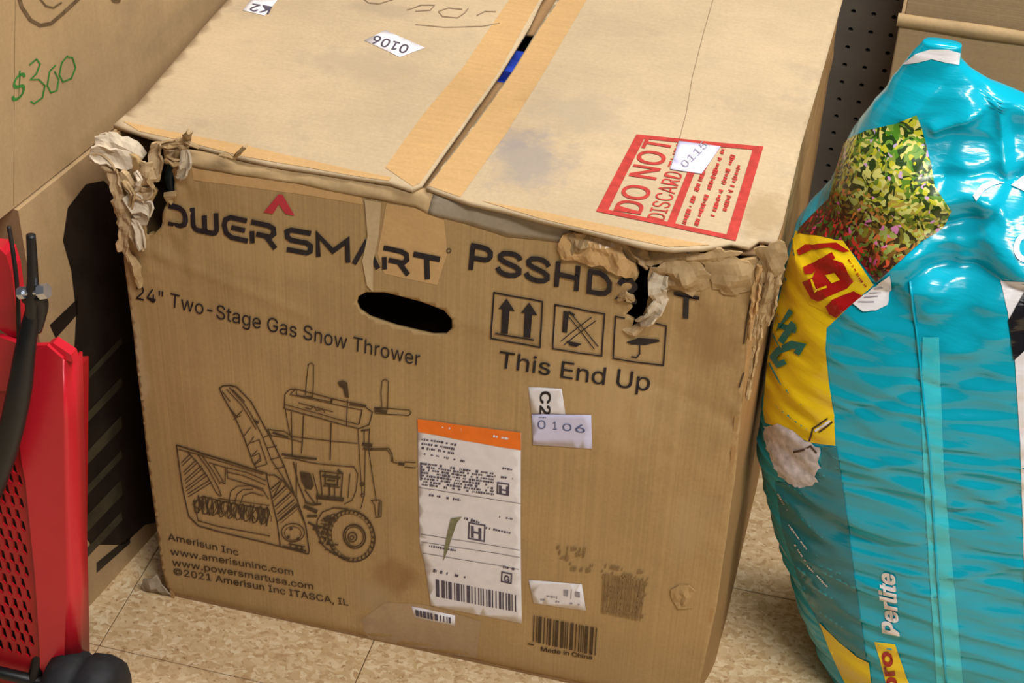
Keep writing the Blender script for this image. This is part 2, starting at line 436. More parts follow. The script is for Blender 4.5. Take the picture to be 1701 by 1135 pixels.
left_edge = [(206, 430), (212, 480), (222, 560), (232, 650), (243, 750), (257, 850), (268, 940), (281, 990)]
right_edge = [(1268, 430), (1252, 500), (1238, 580), (1231, 680), (1221, 790), (1206, 900), (1190, 1010), (1168, 1110), (1152, 1180)]
bottom_edge = [(1060, 1163), (893, 1129), (700, 1087), (514, 1055), (400, 1026), (310, 1005)]
top_edge = [(312, 272), (400, 288), (500, 303), (553, 316), (619, 328), (690, 341), (711, 353), (778, 370), (844, 390), (897, 395), (950, 400), (1000, 415), (1058, 432)]
outline = ([(172, 262), (205, 252), (228, 262), (244, 276), (249, 300), (257, 322), (248, 345), (238, 366), (243, 394), (256, 390), (268, 377), (271, 352), (280, 330), (291, 322), (290, 300), (285, 285), (294, 270)]
           + top_edge + [(1061, 447), (1046, 488), (1052, 506), (1040, 520), (1054, 528), (1049, 549), (1062, 536), (1076, 506), (1080, 474), (1085, 446), (1130, 436), (1180, 434), (1235, 430)]
           + right_edge + bottom_edge + left_edge[::-1] + [(206, 424), (195, 345), (182, 300)])
slot = [(594, 500), (597, 489), (610, 482), (640, 482), (700, 496), (740, 510), (754, 524), (754, 540), (744, 550), (722, 551), (660, 538), (615, 523), (599, 512)]
slit = [(212, 418), (218, 421), (229, 452), (227, 460), (219, 446)]
front = patch('front_panel', outline, F, 8, M['front'], CT, 0.0, [slot, slit], smooth=True, thick=0.004)

# side panels follow the crushed front edges
def edge_x(edge):
    pts = sorted([(on_plane(a, b, 1, 0).z, on_plane(a, b, 1, 0).x) for a, b in edge])
    def f(z):
        if z <= pts[0][0]: return pts[0][1]
        for (z0, x0_), (z1, x1_) in zip(pts, pts[1:]):
            if z <= z1: return x0_ + (x1_ - x0_) * (z - z0) / (z1 - z0)
        return pts[-1][1]
    return f
xl = edge_x(left_edge + [(195, 345), (176, 270)]); xr = edge_x(right_edge)
def side_panel(name, fx, xb, sgn):
    vs_ = []; fs = []; ny, nz = 34, 44
    for j in range(nz + 1):
        z = (H - 0.006) * j / nz
        for i in range(ny + 1):
            y = 0.0005 + D * (i / ny) ** 1.5; k = max(0, 1 - y / 0.10); k = k * k * (3 - 2 * k)
            x = xb + (fx(z) - xb) * k + sgn * 0.0025 * noise.noise((y * 14, z * 14, 7 + sgn)) * (1 - k) - sgn * 0.002
            if sgn > 0: x += 0.004 * noise.noise((y * 60, z * 30, 1.0)) * bumpf(z, 0.6, 0.15)
            vs_.append((x, y, z))
    for j in range(nz):
        for i in range(ny):
            q = (j * (ny + 1) + i, j * (ny + 1) + i + 1, (j + 1) * (ny + 1) + i + 1, (j + 1) * (ny + 1) + i)
            fs.append(q if sgn > 0 else q[::-1])
    return solidify(mesh_obj(name, vs_, fs, M['side'], CT), 0.004)
side_panel('left_side_panel', xl, 0.0, -1)
side_panel('right_side_panel', xr, W, 1)
box_mesh('back_panel', (0.004, D - 0.002, 0.0), (W - 0.004, D + 0.002, H - 0.006), M['side'], CT)
box_mesh('bottom_panel', (0.012, 0.004, 0.0005), (W - 0.02, D - 0.004, 0.005), M['inner'], CT)

# top flaps: two long ones over two short inner ones
TL = [(188, 207), (250, 226), (283, 236), (302, 233), (322, 241), (400, 261), (445, 271), (500, 280), (561, 289), (648, 303), (685, 314), (702, 307), (772, 208), (832, 121), (880, 44), (900, 0)]
def Tp(px, py): p = on_plane(px, py, 2, H); return (p.x, p.y)
def flap(name, poly):
    p, f = fill(poly, 0.016)
    o = mesh_obj(name, [(x, y, top_z(x, y)) for x, y in p], f, M['top'], CT, True); fix_facing(o); return solidify(o, 0.0045)
left_flap = flap('top_flap', [Tp(*q) for q in TL] + [(0.346, D), (0.003, D), (0.002, 0.31), (0.001, 0.18), (0.0, 0.07)])
TR = [(708, 312), (722, 316), (780, 336), (840, 349), (897, 364), (960, 378), (1012, 392), (1075, 409), (1120, 414), (1168, 412), (1215, 404), (1245, 409), (1262, 398), (1290, 402)]
right_flap = flap('top_flap', [Tp(*q) for q in TR] + [(0.662, 0.05), (0.660, 0.2), (0.662, 0.33), (0.664, 0.53), (0.662, D), (0.366, D), Tp(924, 0), Tp(897, 44), Tp(850, 121), Tp(784, 212)])
zi = H - 0.0105
def inner_flap(poly):
    p, f = fill(poly, 0.02)
    o = mesh_obj('inner_flap', [(x, y, zi + 0.001 * noise.noise((x * 9, y * 9, 0))) for x, y in p], f, M['inner'], CT, True); fix_facing(o); return solidify(o, 0.004)
gy0, gy1 = Tp(835, 121)[1], Tp(890, 45)[1]
inner_flap([(0.09, 0.006), (0.655, 0.006), (0.655, gy0), (0.10, gy0 - 0.004), (0.075, 0.05)])
inner_flap([(0.005, gy1), (0.655, gy1 + 0.003), (0.655, D - 0.004), (0.005, D - 0.004)])

# rolled fold between the front panel and the flaps
lo = [(312, 274), (400, 290), (500, 305), (553, 318), (619, 330), (690, 343), (711, 355), (778, 372), (844, 392), (897, 397), (950, 402), (1000, 417), (1058, 434)]
hi = [(304, 250), (400, 263), (500, 281), (561, 290), (648, 304), (696, 315), (722, 318), (780, 337), (840, 350), (897, 365), (960, 379), (1012, 393), (1066, 409)]
def fold_strip(name, a, b, mat, amp):
    vs_ = []; fs = []; n = 0; rows = 7
    A = densify(lo[a:b], 9, False); nA = len(A)
    hh = densify(hi[a:b], 3, False)
    for i, q in enumerate(A):
        t = i / (nA - 1); r = hh[min(len(hh) - 1, int(t * (len(hh) - 1)))]
        p0 = F(*q); p1 = on_plane(r[0], r[1], 2, H - 0.003); p1 = p1 + Vector((0, 0.006, -0.001))
        for k in range(rows + 1):
            s = k / rows; g = s * math.pi / 2
            p = Vector((p0.x + (p1.x - p0.x) * s, p0.y + (p1.y - p0.y) * (1 - math.cos(g)), p0.z + (p1.z - p0.z) * math.sin(g)))
            nn = noise.noise((p.x * 40, s * 2.0, 2)) * amp + noise.noise((p.x * 110, s * 5.0, 6)) * amp * 0.6
            p += Vector((0, -0.7, 0.5)) * nn * math.sin(math.pi * min(1, s * 0.9 + 0.1)); p.y -= 0.001
            vs_.append(p)
    for i in range(nA - 1):
        for k in range(rows): c = rows + 1; fs.append((i * c + k, (i + 1) * c + k, (i + 1) * c + k + 1, i * c + k + 1))
    o = mesh_obj(name, vs_, fs, mat, CT, True); fix_facing(o); return solidify(o, 0.002)
fold_strip('folded_edge', 0, 7, M['worn'], 0.0022)
tag(fold_strip('folded_edge', 6, 11, M['grey'], 0.0030), 'grey rubbed part of the top fold')
fold_strip('folded_edge', 10, 13, M['worn'], 0.005)

# torn board: crumpled mounds and ragged strips
def crumple(name, poly, surf, mat, lift, amp, seed, fr=24, step=8):
    p, f = fill(poly, step, jitter=3.5); vs_ = []
    cx = sum(q[0] for q in poly) / len(poly); cy = sum(q[1] for q in poly) / len(poly)
    for x, y in p:
        a = surf(x, y, 0.0); b = surf(x, y, 0.01); nrm = (b - a).normalized()
        d = min(((Vector((x, y)) - Vector(q)).length for q in densify(poly, 6))); k = min(1, d / 22)
        n = (0.5 - abs(noise.noise((a.x * fr, seed, a.z * fr * 1.6)))) * 1.2 + 0.35 * noise.noise((a.x * fr * 3, seed, a.z * fr * 3))
        vs_.append(a + nrm * (0.0012 + lift * k + amp * n * (0.35 + 0.65 * k)))
    o = mesh_obj(name, vs_, f, mat, CT); fix_facing(o); return solidify(o, 0.002)
crumple('crumpled_board', [(938, 388), (965, 382), (1000, 384), (1035, 402), (1058, 430), (1064, 448), (1044, 452), (1005, 436), (960, 428), (935, 424), (928, 408)], F, M['tape'], 0.003, 0.013, 1)
crumple('crumpled_board', [(935, 405), (950, 385), (985, 380), (1000, 396), (975, 415), (950, 425)], F, M['worn'], 0.010, 0.010, 5, 45)
crumple('crumpled_board', [(1085, 432), (1120, 420), (1165, 430), (1185, 452), (1180, 475), (1150, 484), (1115, 474), (1092, 482), (1082, 462)], F, M['worn'], 0.003, 0.014, 2)
crumple('crumpled_board', [(1165, 428), (1225, 425), (1255, 440), (1248, 478), (1215, 488), (1185, 474), (1178, 450)], F, M['worn'], 0.002, 0.006, 3)
crumple('crumpled_board', [(1072, 404), (1130, 412), (1200, 410), (1235, 418), (1180, 432), (1110, 430), (1075, 428)], F, M['worn'], 0.006, 0.006, 4)
crumple('crumpled_board', [(1255, 408), (1298, 398), (1312, 420), (1300, 450), (1275, 470), (1258, 452), (1262, 428)], F, M['worn'], 0.0, 0.008, 8)
crumple('crumpled_board', [(1118, 975), (1140, 968), (1158, 985), (1150, 1010), (1128, 1012), (1116, 995)], F, M['front'], 0.0, 0.006, 9, 60)
crumple('crumpled_board', [(236, 962), (262, 952), (272, 968), (286, 992), (262, 990), (240, 982)], F, M['grey'], 0.006, 0.010, 11, 110)

def shred(pts, w, mat, seed, y=0.0, curl=0.006):
    """ragged strip of torn board along pts (px, py, y)"""
    P = densify([tuple(on_plane(a, b, 1, c)) for a, b, c in pts], 0.0045, False); P = [Vector(p) for p in P]; n = len(P); vs_ = []; fs = []
    rnd = random.Random(seed)
    for i, p in enumerate(P):
        t = (P[min(n - 1, i + 1)] - P[max(0, i - 1)]).normalized(); side = t.cross(Vector((0.1, -1, 0.35))).normalized(); up = side.cross(t)
        ww = w * (0.55 + 0.7 * math.sin(math.pi * (0.12 + 0.8 * i / max(1, n - 1)))) * rnd.uniform(0.7, 1.3)
        for k in range(5):
            s = (k - 2) / 2
            vs_.append(p + side * s * ww * 0.5 + up * (curl * (s * s - 0.4) * math.sin(seed + i * 0.3) + 0.004 * noise.noise((p.x * 90, seed + s, p.z * 90))))
    for i in range(n - 1):
        for k in range(4): fs.append((i * 5 + k, i * 5 + k + 1, i * 5 + 6 + k, i * 5 + 5 + k))
    return solidify(mesh_obj('torn_strip', vs_, fs, mat, CT), 0.0022, 0)
SH = [  # corner top left
    ([(150, 252, -.012), (180, 258, -.006), (215, 268, 0), (236, 280, .004)], .016, 'shredpale'),
    ([(158, 236, -.006), (190, 236, .0), (220, 250, .006), (238, 262, .01)], .014, 'shredpale'),
    ([(148, 258, -.01), (178, 268, -.004), (205, 274, .002)], .010, 'shred'),
    ([(165, 228, .004), (185, 230, .008), (205, 240, .01)], .010, 'shredpale'),
    ([(262, 238, .006), (258, 258, .004), (262, 280, .0), (256, 300, -.002)], .010, 'shred'),
    ([(276, 236, .004), (284, 250, -.002), (276, 268, .004)], .010, 'shred'),
    ([(292, 232, .0), (304, 246, -.004), (296, 262, -.002)], .010, 'worn'),
    ([(308, 250, -.006), (310, 268, -.008), (306, 284, -.006), (296, 296, -.004)], .008, 'shredpale'),
    ([(268, 240, .0), (288, 240, -.003), (306, 236, -.003), (313, 220, -.012)], .006, 'worn'),
    ([(242, 270, -.006), (244, 292, -.008), (234, 306, -.004), (222, 320, -.006)], .012, 'shred'),
    ([(200, 285, -.006), (216, 310, -.010), (236, 322, -.008), (252, 318, -.006)], .013, 'shred'),
    ([(212, 322, -.008), (228, 340, -.012), (246, 346, -.010), (252, 338, -.010)], .014, 'shredpale'),
    ([(226, 350, -.008), (236, 362, -.010), (228, 374, -.006)], .012, 'shredpale'),
    ([(206, 330, -.006), (212, 360, -.008), (222, 390, -.008), (236, 416, -.010)], .008, 'shred'),
    ([(220, 362, -.008), (232, 384, -.010), (238, 412, -.012)], .007, 'shredpale'),
    ([(186, 280, -.006), (198, 330, -.010), (206, 380, -.008), (204, 418, -.006)], .012, 'shred'),
    ([(206, 412, -.004), (222, 440, -.008), (232, 478, -.006)], .007, 'worn'),
    ([(284, 336, -.002), (276, 328, -.006), (292, 322, -.006)], .006, 'worn'),
    # tear beside the model number
    ([(1104, 492, -.008), (1092, 510, -.014), (1080, 528, -.014), (1062, 536, -.008)], .010, 'shredpale'),
    ([(1098, 455, -.010), (1090, 480, -.016), (1100, 505, -.010)], .014, 'shredpale'),
    ([(1066, 540, -.004), (1052, 552, -.006), (1036, 548, -.003)], .006, 'shred'),
    ([(1028, 496, -.004), (1040, 490, -.008), (1052, 500, -.006)], .007, 'worn'),
    ([(1040, 392, -.006), (1064, 420, -.010), (1078, 444, -.008)], .010, 'worn'),
    # ragged right edge
    ([(1282, 432, -.002), (1276, 480, -.006), (1262, 530, -.004), (1254, 590, .0)], .006, 'worn'),
    ([(1298, 420, .004), (1290, 470, .0), (1274, 540, .002)], .006, 'worn'),
    ([(1262, 440, -.002), (1254, 500, -.004), (1246, 560, -.002)], .005, 'tape'),
    ([(1270, 450, .0), (1258, 560, -.003), (1242, 660, -.001)], .004, 'worn'),
    ([(225, 285, -.010), (232, 300, -.014), (226, 316, -.010)], .005, 'shredpale'),
    ([(252, 282, -.004), (246, 300, -.010), (254, 312, -.008)], .004, 'worn'),
    ([(205, 300, -.010), (222, 322, -.014), (218, 345, -.012)], .004, 'worn'),
    ([(280, 262, -.004), (290, 270, -.010), (300, 268, -.008)], .005, 'worn'),
    ([(302, 232, -.002), (316, 240, -.006), (330, 246, -.004)], .004, 'worn'),
    ([(366, 258, -.004), (390, 262, -.010), (408, 243, -.014)], .0025, 'worn'),
    ([(150, 262, -.012), (168, 262, -.008), (190, 282, -.006)], .008, 'shred'),
]
for i, (pts, w, m) in enumerate(SH): shred(pts, w, M[m], i * 1.7 + 1)

# tape
patch('packing_tape', [(640, 280), (705, 190), (772, 110), (846, 0), (896, 0), (828, 121), (768, 208), (698, 305), (686, 311)], T, 26, M['tape'], CT, 0.0004)
patch('packing_tape', [(712, 310), (788, 212), (852, 121), (900, 44), (930, 0), (975, 0), (905, 120), (840, 225), (765, 328)], T, 26, M['tape'], CT, 0.0004)
patch('packing_tape', [(205, 202), (300, 222), (410, 244), (580, 282), (650, 296), (646, 302), (561, 288), (400, 260), (310, 236), (230, 218)], T, 20, M['tape'], CT, 0.0005)
patch('packing_tape', [(800, 334), (900, 352), (1010, 375), (1120, 398), (1180, 408), (1110, 411), (1012, 390), (897, 363)], T, 20, M['tape'], CT, 0.0005)
patch('packing_tape', [(318, 278), (400, 291), (500, 306), (600, 328), (604, 340), (500, 322), (400, 308), (322, 298)], F, 14, M['tape'], CT, 0.0004)
patch('packing_tape', [(642, 338), (690, 346), (738, 366), (744, 420), (728, 470), (640, 452), (628, 420)], F, 14, M['tape'], CT, 0.0004)
patch('packing_tape', [(606, 331), (634, 336), (630, 390), (622, 430), (622, 480), (612, 470), (604, 430), (612, 390)], F, 7, M['tapepale'], CT, 0.0018)
M['filmy'] = cardboard('cloudy_tape', (170, 142, 108), (70, 70, 12), var=0.15, stain=0.5, rough=0.3, spec=0.5)
patch('packing_tape', [(600, 1030), (640, 1000), (686, 1000), (715, 1004), (800, 1030), (790, 1106), (700, 1086), (612, 1070)], F, 14, M['filmy'], CT, 0.0004)

# ---- print on the front
def slant(px): return 0.2 * px
ink = Ink()
def logo(strokes, x0, x1, yb, h, w=8.2):
    """letter strokes in a unit box; baseline slopes with the carton"""
    ww = x1 - x0
    for st in strokes:
        ink.line([(x0 + a * ww - 0.05 * b * h, yb + 0.2 * (x0 + a * ww - 273) - b * h) for a, b in st], w)
yb, ch = 369, 33
logo([[(.25, 0), (.75, 0), (.93, .12), (1, .35), (1, .65), (.93, .88), (.75, 1), (.3, 1)]], 270, 310, yb, 30)
logo([[(0, 1.05), (0, .2), (.08, .04), (.2, 0), (.42, 0), (.5, .1), (.5, .8)], [(.5, .1), (.58, 0), (.8, 0), (.92, .04), (1, .2), (1, 1.05)]], 322, 362, yb, ch)
logo([[(1, 1), (.3, 1), (.08, .85), (0, .55), (.08, .15), (.3, 0), (1, 0)], [(.3, .5), (.9, .5)]], 375, 414, yb, ch)
logo([[(0, 1), (.75, 1), (.95, .9), (.97, .65), (.8, .45), (.2, .45)], [(.02, .55), (.02, -.05)], [(.62, .45), (1, -.08)]], 421, 460, yb, ch)
logo([[(1, 1), (.2, 1), (.03, .88), (.05, .6), (.2, .5), (.8, .5), (.97, .38), (.95, .12), (.8, 0), (0, 0)]], 479, 520, yb, ch)
logo([[(0, -.08), (0, 1.0), (.5, .35), (1, 1.0), (1, -.08)]], 531, 580, yb, ch)
logo([[(0, -.08), (.5, 1.02), (1, -.08)]], 590, 630, yb, ch)
logo([[(0, 1), (.75, 1), (.95, .9), (.97, .65), (.8, .45), (.2, .45)], [(.02, .55), (.02, -.05)], [(.62, .45), (1, -.08)]], 640, 680, yb, ch)
logo([[(-.05, 1), (1.05, 1)], [(.5, 1), (.5, -.1)]], 692, 732, yb, ch, 9)
ink.build('brand_lettering', F, M['ink'], CT)
def lettering(string, o, e, up, bold, name, surf, mat, parent, eps=0.0013):
    k = Ink(); k.text(string, o, e, up, bold); return k.build(name, surf, mat, parent, eps)
S_ = [(.95, .76), (.86, .9), (.68, .985), (.45, .99), (.22, .94), (.1, .8), (.12, .66), (.28, .57), (.5, .51), (.75, .44), (.92, .33), (.93, .18), (.8, .06), (.55, 0), (.3, .02), (.12, .1), (.04, .26)]
MODEL = [(784, 32, [[(0, -.1), (0, 1.0)], [(-.12, 1), (.5, 1), (.74, .96), (.92, .84), (.94, .66), (.84, .52), (.66, .46), (0, .45)]]), (826, 40, [S_]), (873, 40, [S_]), (926, 33, [[(0, -.1), (0, 1.1)], [(1, -.1), (1, 1.1)], [(0, .52), (1, .52)]]),
    (980, 36, [[(0, -.1), (0, 1.0)], [(-.1, 1), (.45, 1), (.74, .92), (.93, .7), (.93, .3), (.74, .07), (.45, 0), (-.1, 0)]]), (1028, 32, [[(.04, .74), (.14, .9), (.36, 1), (.64, .99), (.86, .86), (.86, .68), (.7, .5), (.35, .26), (.06, .02), (1, .02)]])]
for x_, w_, strokes in MODEL:
    k = Ink()
    for st_ in strokes: k.line([(x_ + a * w_ + 3 * b, 441 + 0.2 * (x_ + a * w_ - 784) - b * 35) for a, b in st_], 8.2)
    k.build('model_letter', F, M['ink'], CT)
lettering('T', (1120, 521), (1160, 529), (2, -40), 0.012, 'model_lettering', F, M['ink'], CT)
lr = Ink(); lr.fillpoly([(440, 350), (464, 321), (471, 322), (491, 356), (476, 353), (465, 337), (455, 353)], 40); lr.build('logo_mark', F, M['logo_red'], CT)
ink = Ink(); ink.ellipse((747, 414), 3.4, 3.4, 1.4); ink.dashes((745, 414), (749, 415), 2, 1); ink.build('registered_mark', F, M['inkbrown'], CT)
lettering('24" Two-Stage Gas Snow Thrower', (227, 495), (701, 601), (1, -23), 0.0, 'product_lettering', F, M['ink'], CT)
lettering('This End Up', (831, 603), (1079, 647), (3, -27), 0.004, 'handling_lettering', F, M['ink'], CT)
# handling pictograms
ink = Ink()
ink.line([(823, 481), (903, 497), (900, 571), (819, 555)], 2.6, True)
ink.line([(924, 502), (1006, 517), (1001, 588), (921, 573)], 2.6, True)
ink.line([(1040, 524), (1024, 521), (1020, 592), (1103, 604), (1108, 538), (1090, 533)], 2.6)
for ax in (841, 878):
    dy = (ax - 841) * 0.2
    ink.fillpoly([(ax - 10, 507 + dy), (ax + 3, 491 + dy), (ax + 17, 512 + dy)], 60)
    ink.fillpoly([(ax - 4, 508 + dy), (ax + 8, 510 + dy), (ax + 6, 547 + dy), (ax - 5, 545 + dy)], 60)
ink.line([(826, 546), (890, 558)], 3)
ink.fillpoly([(938, 512), (947, 514), (944, 548), (936, 546)], 60)
ink.line([(946, 514), (956, 520)], 4); ink.fillpoly([(943, 560), (955, 562), (969, 565), (960, 570), (950, 568)], 60)
ink.line([(942, 516), (990, 574)], 1.6); ink.line([(948, 514), (996, 570)], 1.6); ink.line([(935, 560), (985, 522)], 1.6); ink.line([(940, 566), (992, 528)], 1.6)
ink.fillpoly([(1042, 564), (1062, 557), (1094, 560), (1098, 564), (1074, 569), (1050, 568)], 60)
ink.line([(1064, 566), (1064, 584), (1059, 590), (1050, 588)], 2.4)
ink.build('handling_symbols', F, M['ink'], CT)

# line drawing of the machine (traced on an enlarged grid)
def g(x, y): return (200 + x / 2.9096, 560 + y / 2.9096)
dr = Ink()
def L(*pts, w=1.5, closed=False): dr.line([g(*p) for p in pts], w, closed)
L((275, 515), (290, 620), (305, 720), (335, 860), (380, 905), (470, 930), (640, 968), (780, 1000), w=2)
L((275, 515), (330, 530), (400, 550), (560, 595), (720, 645), w=2.2); L((285, 535), (400, 562), (700, 648))
L((330, 548), (380, 600), (430, 670), (470, 745), (490, 760)); L((380, 560), (430, 625), (480, 720), (495, 760)); L((400, 560), (450, 630), (490, 700))
for a, b in (((300, 600), (345, 555)), ((310, 645), (372, 585)), ((316, 685), (398, 612)), ((320, 722), (420, 645)), ((330, 750), (440, 680))):
    L(a, b); L((a[0] + 4, a[1] + 14), (b[0] + 8, b[1] + 12))
L((435, 595), (515, 618), (512, 700), (490, 690)); L((455, 605), (505, 690)); L((520, 618), (620, 640), (715, 680)); L((520, 640), (600, 655), (710, 700)); L((522, 620), (525, 670), (700, 720))
L((530, 790), (540, 735), (575, 708), (640, 705), (700, 730), (725, 770)); L((585, 800), (600, 755), (645, 738), (700, 755)); L((560, 790), (570, 750), (600, 725), (650, 722))
rnd = random.Random(4)
for i in range(46):        # auger blades
    x = 365 + i * 8; y = 800 + (x - 365) * 0.16; h = rnd.uniform(20, 52)
    L((x, y - h), (x + rnd.uniform(-14, 14), y), (x + rnd.uniform(-6, 18), y + h * 0.9), w=rnd.choice((1, 1.6, 2.6)))
for i in range(9):
    x = 385 + i * 40; y = 800 + (x - 365) * 0.16; dr.ellipse(g(x, y), 6, 14, 1.4, 0.4, 18)
L((360, 780), (380, 880), (470, 905), (730, 950)); L((400, 760), (520, 790), (720, 820)); L((480, 770), (730, 800), w=1.2)
L((715, 650), (740, 770), (765, 880), (780, 1000), (915, 1035), (920, 1020), (905, 900), (862, 765), (800, 680), (755, 650), closed=True, w=2)
L((765, 880), (860, 790), (905, 900)); L((740, 770), (790, 680))
for a, b in (((730, 725), (782, 680)), ((742, 765), (810, 700)), ((755, 805), (832, 735)), ((766, 842), (850, 768)), ((778, 872), (862, 800))):
    L(a, b, w=2.2); L((a[0] + 4, a[1] + 14), (b[0] + 4, b[1] + 14), w=1)
dr.ellipse(g(842, 930), 19, 15.5, 1.6); dr.ellipse(g(842, 934), 14, 11.5, 1)
for q in ((833, 912), (820, 952), (866, 962)): dr.ellipse(g(*q), 2.6, 2.6, 0, n=10)
L((790, 1000), (905, 1022), w=4); L((820, 985), (900, 1000), w=2); L((830, 1005), (830, 990)); L((860, 1012), (860, 995), w=3); L((885, 1018), (885, 1000), w=3)
# chute
L((487, 235), (505, 275), (530, 320), (560, 370), (610, 480), (650, 590), (668, 620), w=2); L((487, 235), (505, 222), (540, 220), (570, 228), w=2.4)
L((570, 228), (640, 300), (690, 390), (740, 480), (800, 600), (850, 740), w=2); L((535, 230), (600, 300), (640, 360), (690, 450), (740, 580), (790, 650), (840, 730), w=1.6)
L((520, 238), (590, 310), (630, 370), (665, 430)); L((500, 248), (540, 300)); L((550, 240), (610, 300)); L((545, 340), (570, 370), (600, 340)); L((555, 385), (590, 365))
for a, b in (((605, 465), (640, 420)), ((625, 510), (655, 465)), ((640, 565), (672, 530)), ((655, 600), (685, 570)), ((668, 612), (715, 600)), ((700, 470), (735, 455)), ((715, 520), (765, 510)), ((735, 575), (785, 562)), ((755, 620), (800, 610))): L(a, b)
L((640, 495), (680, 480), (720, 600)); L((655, 390), (678, 400), w=4); L((650, 560), (680, 545), (690, 580), (660, 600))
# control panel and grips
L((830, 235), (805, 260), (800, 330), (1165, 420), (1215, 400), (1230, 340), (1180, 305), (1030, 275), (860, 232), closed=True, w=1.8)
L((805, 310), (1165, 400)); L((860, 232), (830, 260), (1030, 300), (1180, 330)); L((862, 240), (862, 262), (1025, 292), (1035, 275)); L((870, 300), (1040, 340)); L((905, 322), (930, 330), (945, 318), (960, 336), (985, 330), (1000, 345))
L((905, 262), (912, 180), (920, 112), (935, 106), (945, 116), (945, 200), (940, 268)); L((905, 268), (942, 272), w=2.4)
L((1275, 322), (1270, 250), (1275, 192), (1290, 184), (1306, 194), (1302, 330)); L((1240, 318), (1300, 322), (1405, 332), (1416, 345), (1405, 358), (1290, 350), (1245, 346), closed=True)
L((1240, 330), (1300, 342), w=6); L((1180, 330), (1165, 400), w=2); L((1120, 300), (1200, 312), w=4); L((1110, 280), (1105, 410), w=1.6); L((1035, 280), (1030, 300), w=3)
dr.fillpoly([g(*q) for q in ((1062, 196), (1085, 188), (1108, 198), (1118, 272), (1098, 266), (1088, 226), (1070, 216))], 60)
# frame
L((805, 335), (825, 440), (835, 470)); L((835, 345), (840, 560)); L((895, 362), (890, 480), (885, 545), w=2); L((1030, 392), (1025, 575), w=2); L((840, 465), (1160, 492)); L((720, 430), (800, 440), (840, 465)); L((735, 460), (800, 470), (885, 490))
L((720, 430), (740, 465), w=2); L((745, 445), (820, 470), w=3); L((1160, 420), (1170, 600), (1178, 740)); L((1190, 425), (1190, 500)); L((1215, 420), (1212, 520), (1228, 640), (1248, 775)); L((1195, 520), (1190, 740), (1172, 810)); L((1175, 430), (1215, 425), w=3)
L((1180, 495), (1230, 500), w=5); L((1185, 515), (1230, 520), w=4); L((1215, 515), (1308, 513), (1325, 540), (1330, 582), (1380, 590)); L((1230, 522), (1300, 522), (1318, 545), (1322, 580)); L((1355, 588), (1385, 592), w=5); L((1385, 580), (1440, 582)); L((1385, 604), (1440, 608))
L((1222, 768), (1262, 765), (1272, 775), (1270, 848), (1245, 852), (1238, 790), closed=True); L((1262, 775), (1258, 845), w=2.4)
# engine
L((790, 548), (850, 560), (960, 570), w=3.5); L((800, 565), (880, 575)); L((850, 572), (960, 592), (1140, 606), (1158, 640), (1150, 720), (1130, 770), (1090, 790), w=1.6); L((860, 590), (860, 760)); L((845, 585), (870, 690), (905, 780), w=2)
dr.fillpoly([g(*q) for q in ((878, 632), (928, 640), (945, 700), (932, 722), (905, 715), (885, 680))], 60)
L((975, 628), (1085, 640), (1075, 760), (985, 755), closed=True, w=2); L((985, 650), (1075, 660), w=4); L((1000, 640), (1000, 690), (1060, 695), (1060, 645), w=2.6); L((1010, 670), (1050, 675), w=3); L((1020, 690), (1020, 750), w=2.6); L((1045, 700), (1045, 755), w=2); L((990, 700), (1070, 708), w=2)
L((955, 755), (1090, 768), w=7); L((960, 735), (960, 790)); L((900, 780), (940, 795), (980, 790), w=3); L((895, 800), (960, 830), w=6); L((900, 720), (950, 790), w=2); L((910, 850), (960, 850), w=4); L((915, 880), (955, 900), w=3); L((1120, 640), (1110, 760)); L((1060, 620), (1085, 640), w=3); L((940, 640), (965, 745))
for q in ((1178, 690), (1182, 745)): dr.ellipse(g(*q), 3, 3, 1.6, n=10)
# wheel with tread
c = g(1125, 945); dr.ellipse(c, 38.5, 44, 2.4, -0.35); dr.ellipse(g(1140, 947), 18, 20, 2.6, -0.3); dr.ellipse(g(1140, 947), 14.5, 16.5, 1.4, -0.3); dr.ellipse(g(1130, 950), 7, 8, 2); dr.ellipse(g(1128, 952), 3, 3, 1.6); dr.ellipse(g(1125, 945), 33, 38, 1, -0.35)
for k in range(30):
    a = 2 * math.pi * k / 30; dr.line([(c[0] + 33 * math.cos(a), c[1] + 38 * math.sin(a)), (c[0] + 39 * math.cos(a + .07), c[1] + 44 * math.sin(a + .07))], 2.4)
L((960, 870), (985, 830), (1040, 808), (1110, 812), w=2); L((960, 870), (955, 920), (985, 990), (1040, 1035), (1110, 1060), w=2)
for i in range(70):
    a = rnd.uniform(2.0, 4.3); r = rnd.uniform(0.55, 1.0); x = 1080 + 122 * r * math.cos(a); y = 930 + 112 * r * math.sin(a)
    L((x - 8, y - 3), (x + rnd.uniform(2, 12), y + rnd.uniform(-6, 6)), w=rnd.choice((1.5, 2.2, 3)))
L((940, 905), (965, 915), w=7)
dr.build('machine_drawing', F, M['inkbrown'], CT)
for tx, o_, e_ in (('Amerisun Inc', (281, 895), (398, 921)), ('www.amerisuninc.com', (285, 920), (489, 953)), ('www.powersmartusa.com', (288, 938), (522, 977)), ('\u00a92021 Amerisun Inc ITASCA, IL', (290, 953), (580, 1005))):
    lettering(tx, o_, e_, (-1, -11), 0.006, 'maker_lettering', F, M['inkbrown'], CT)
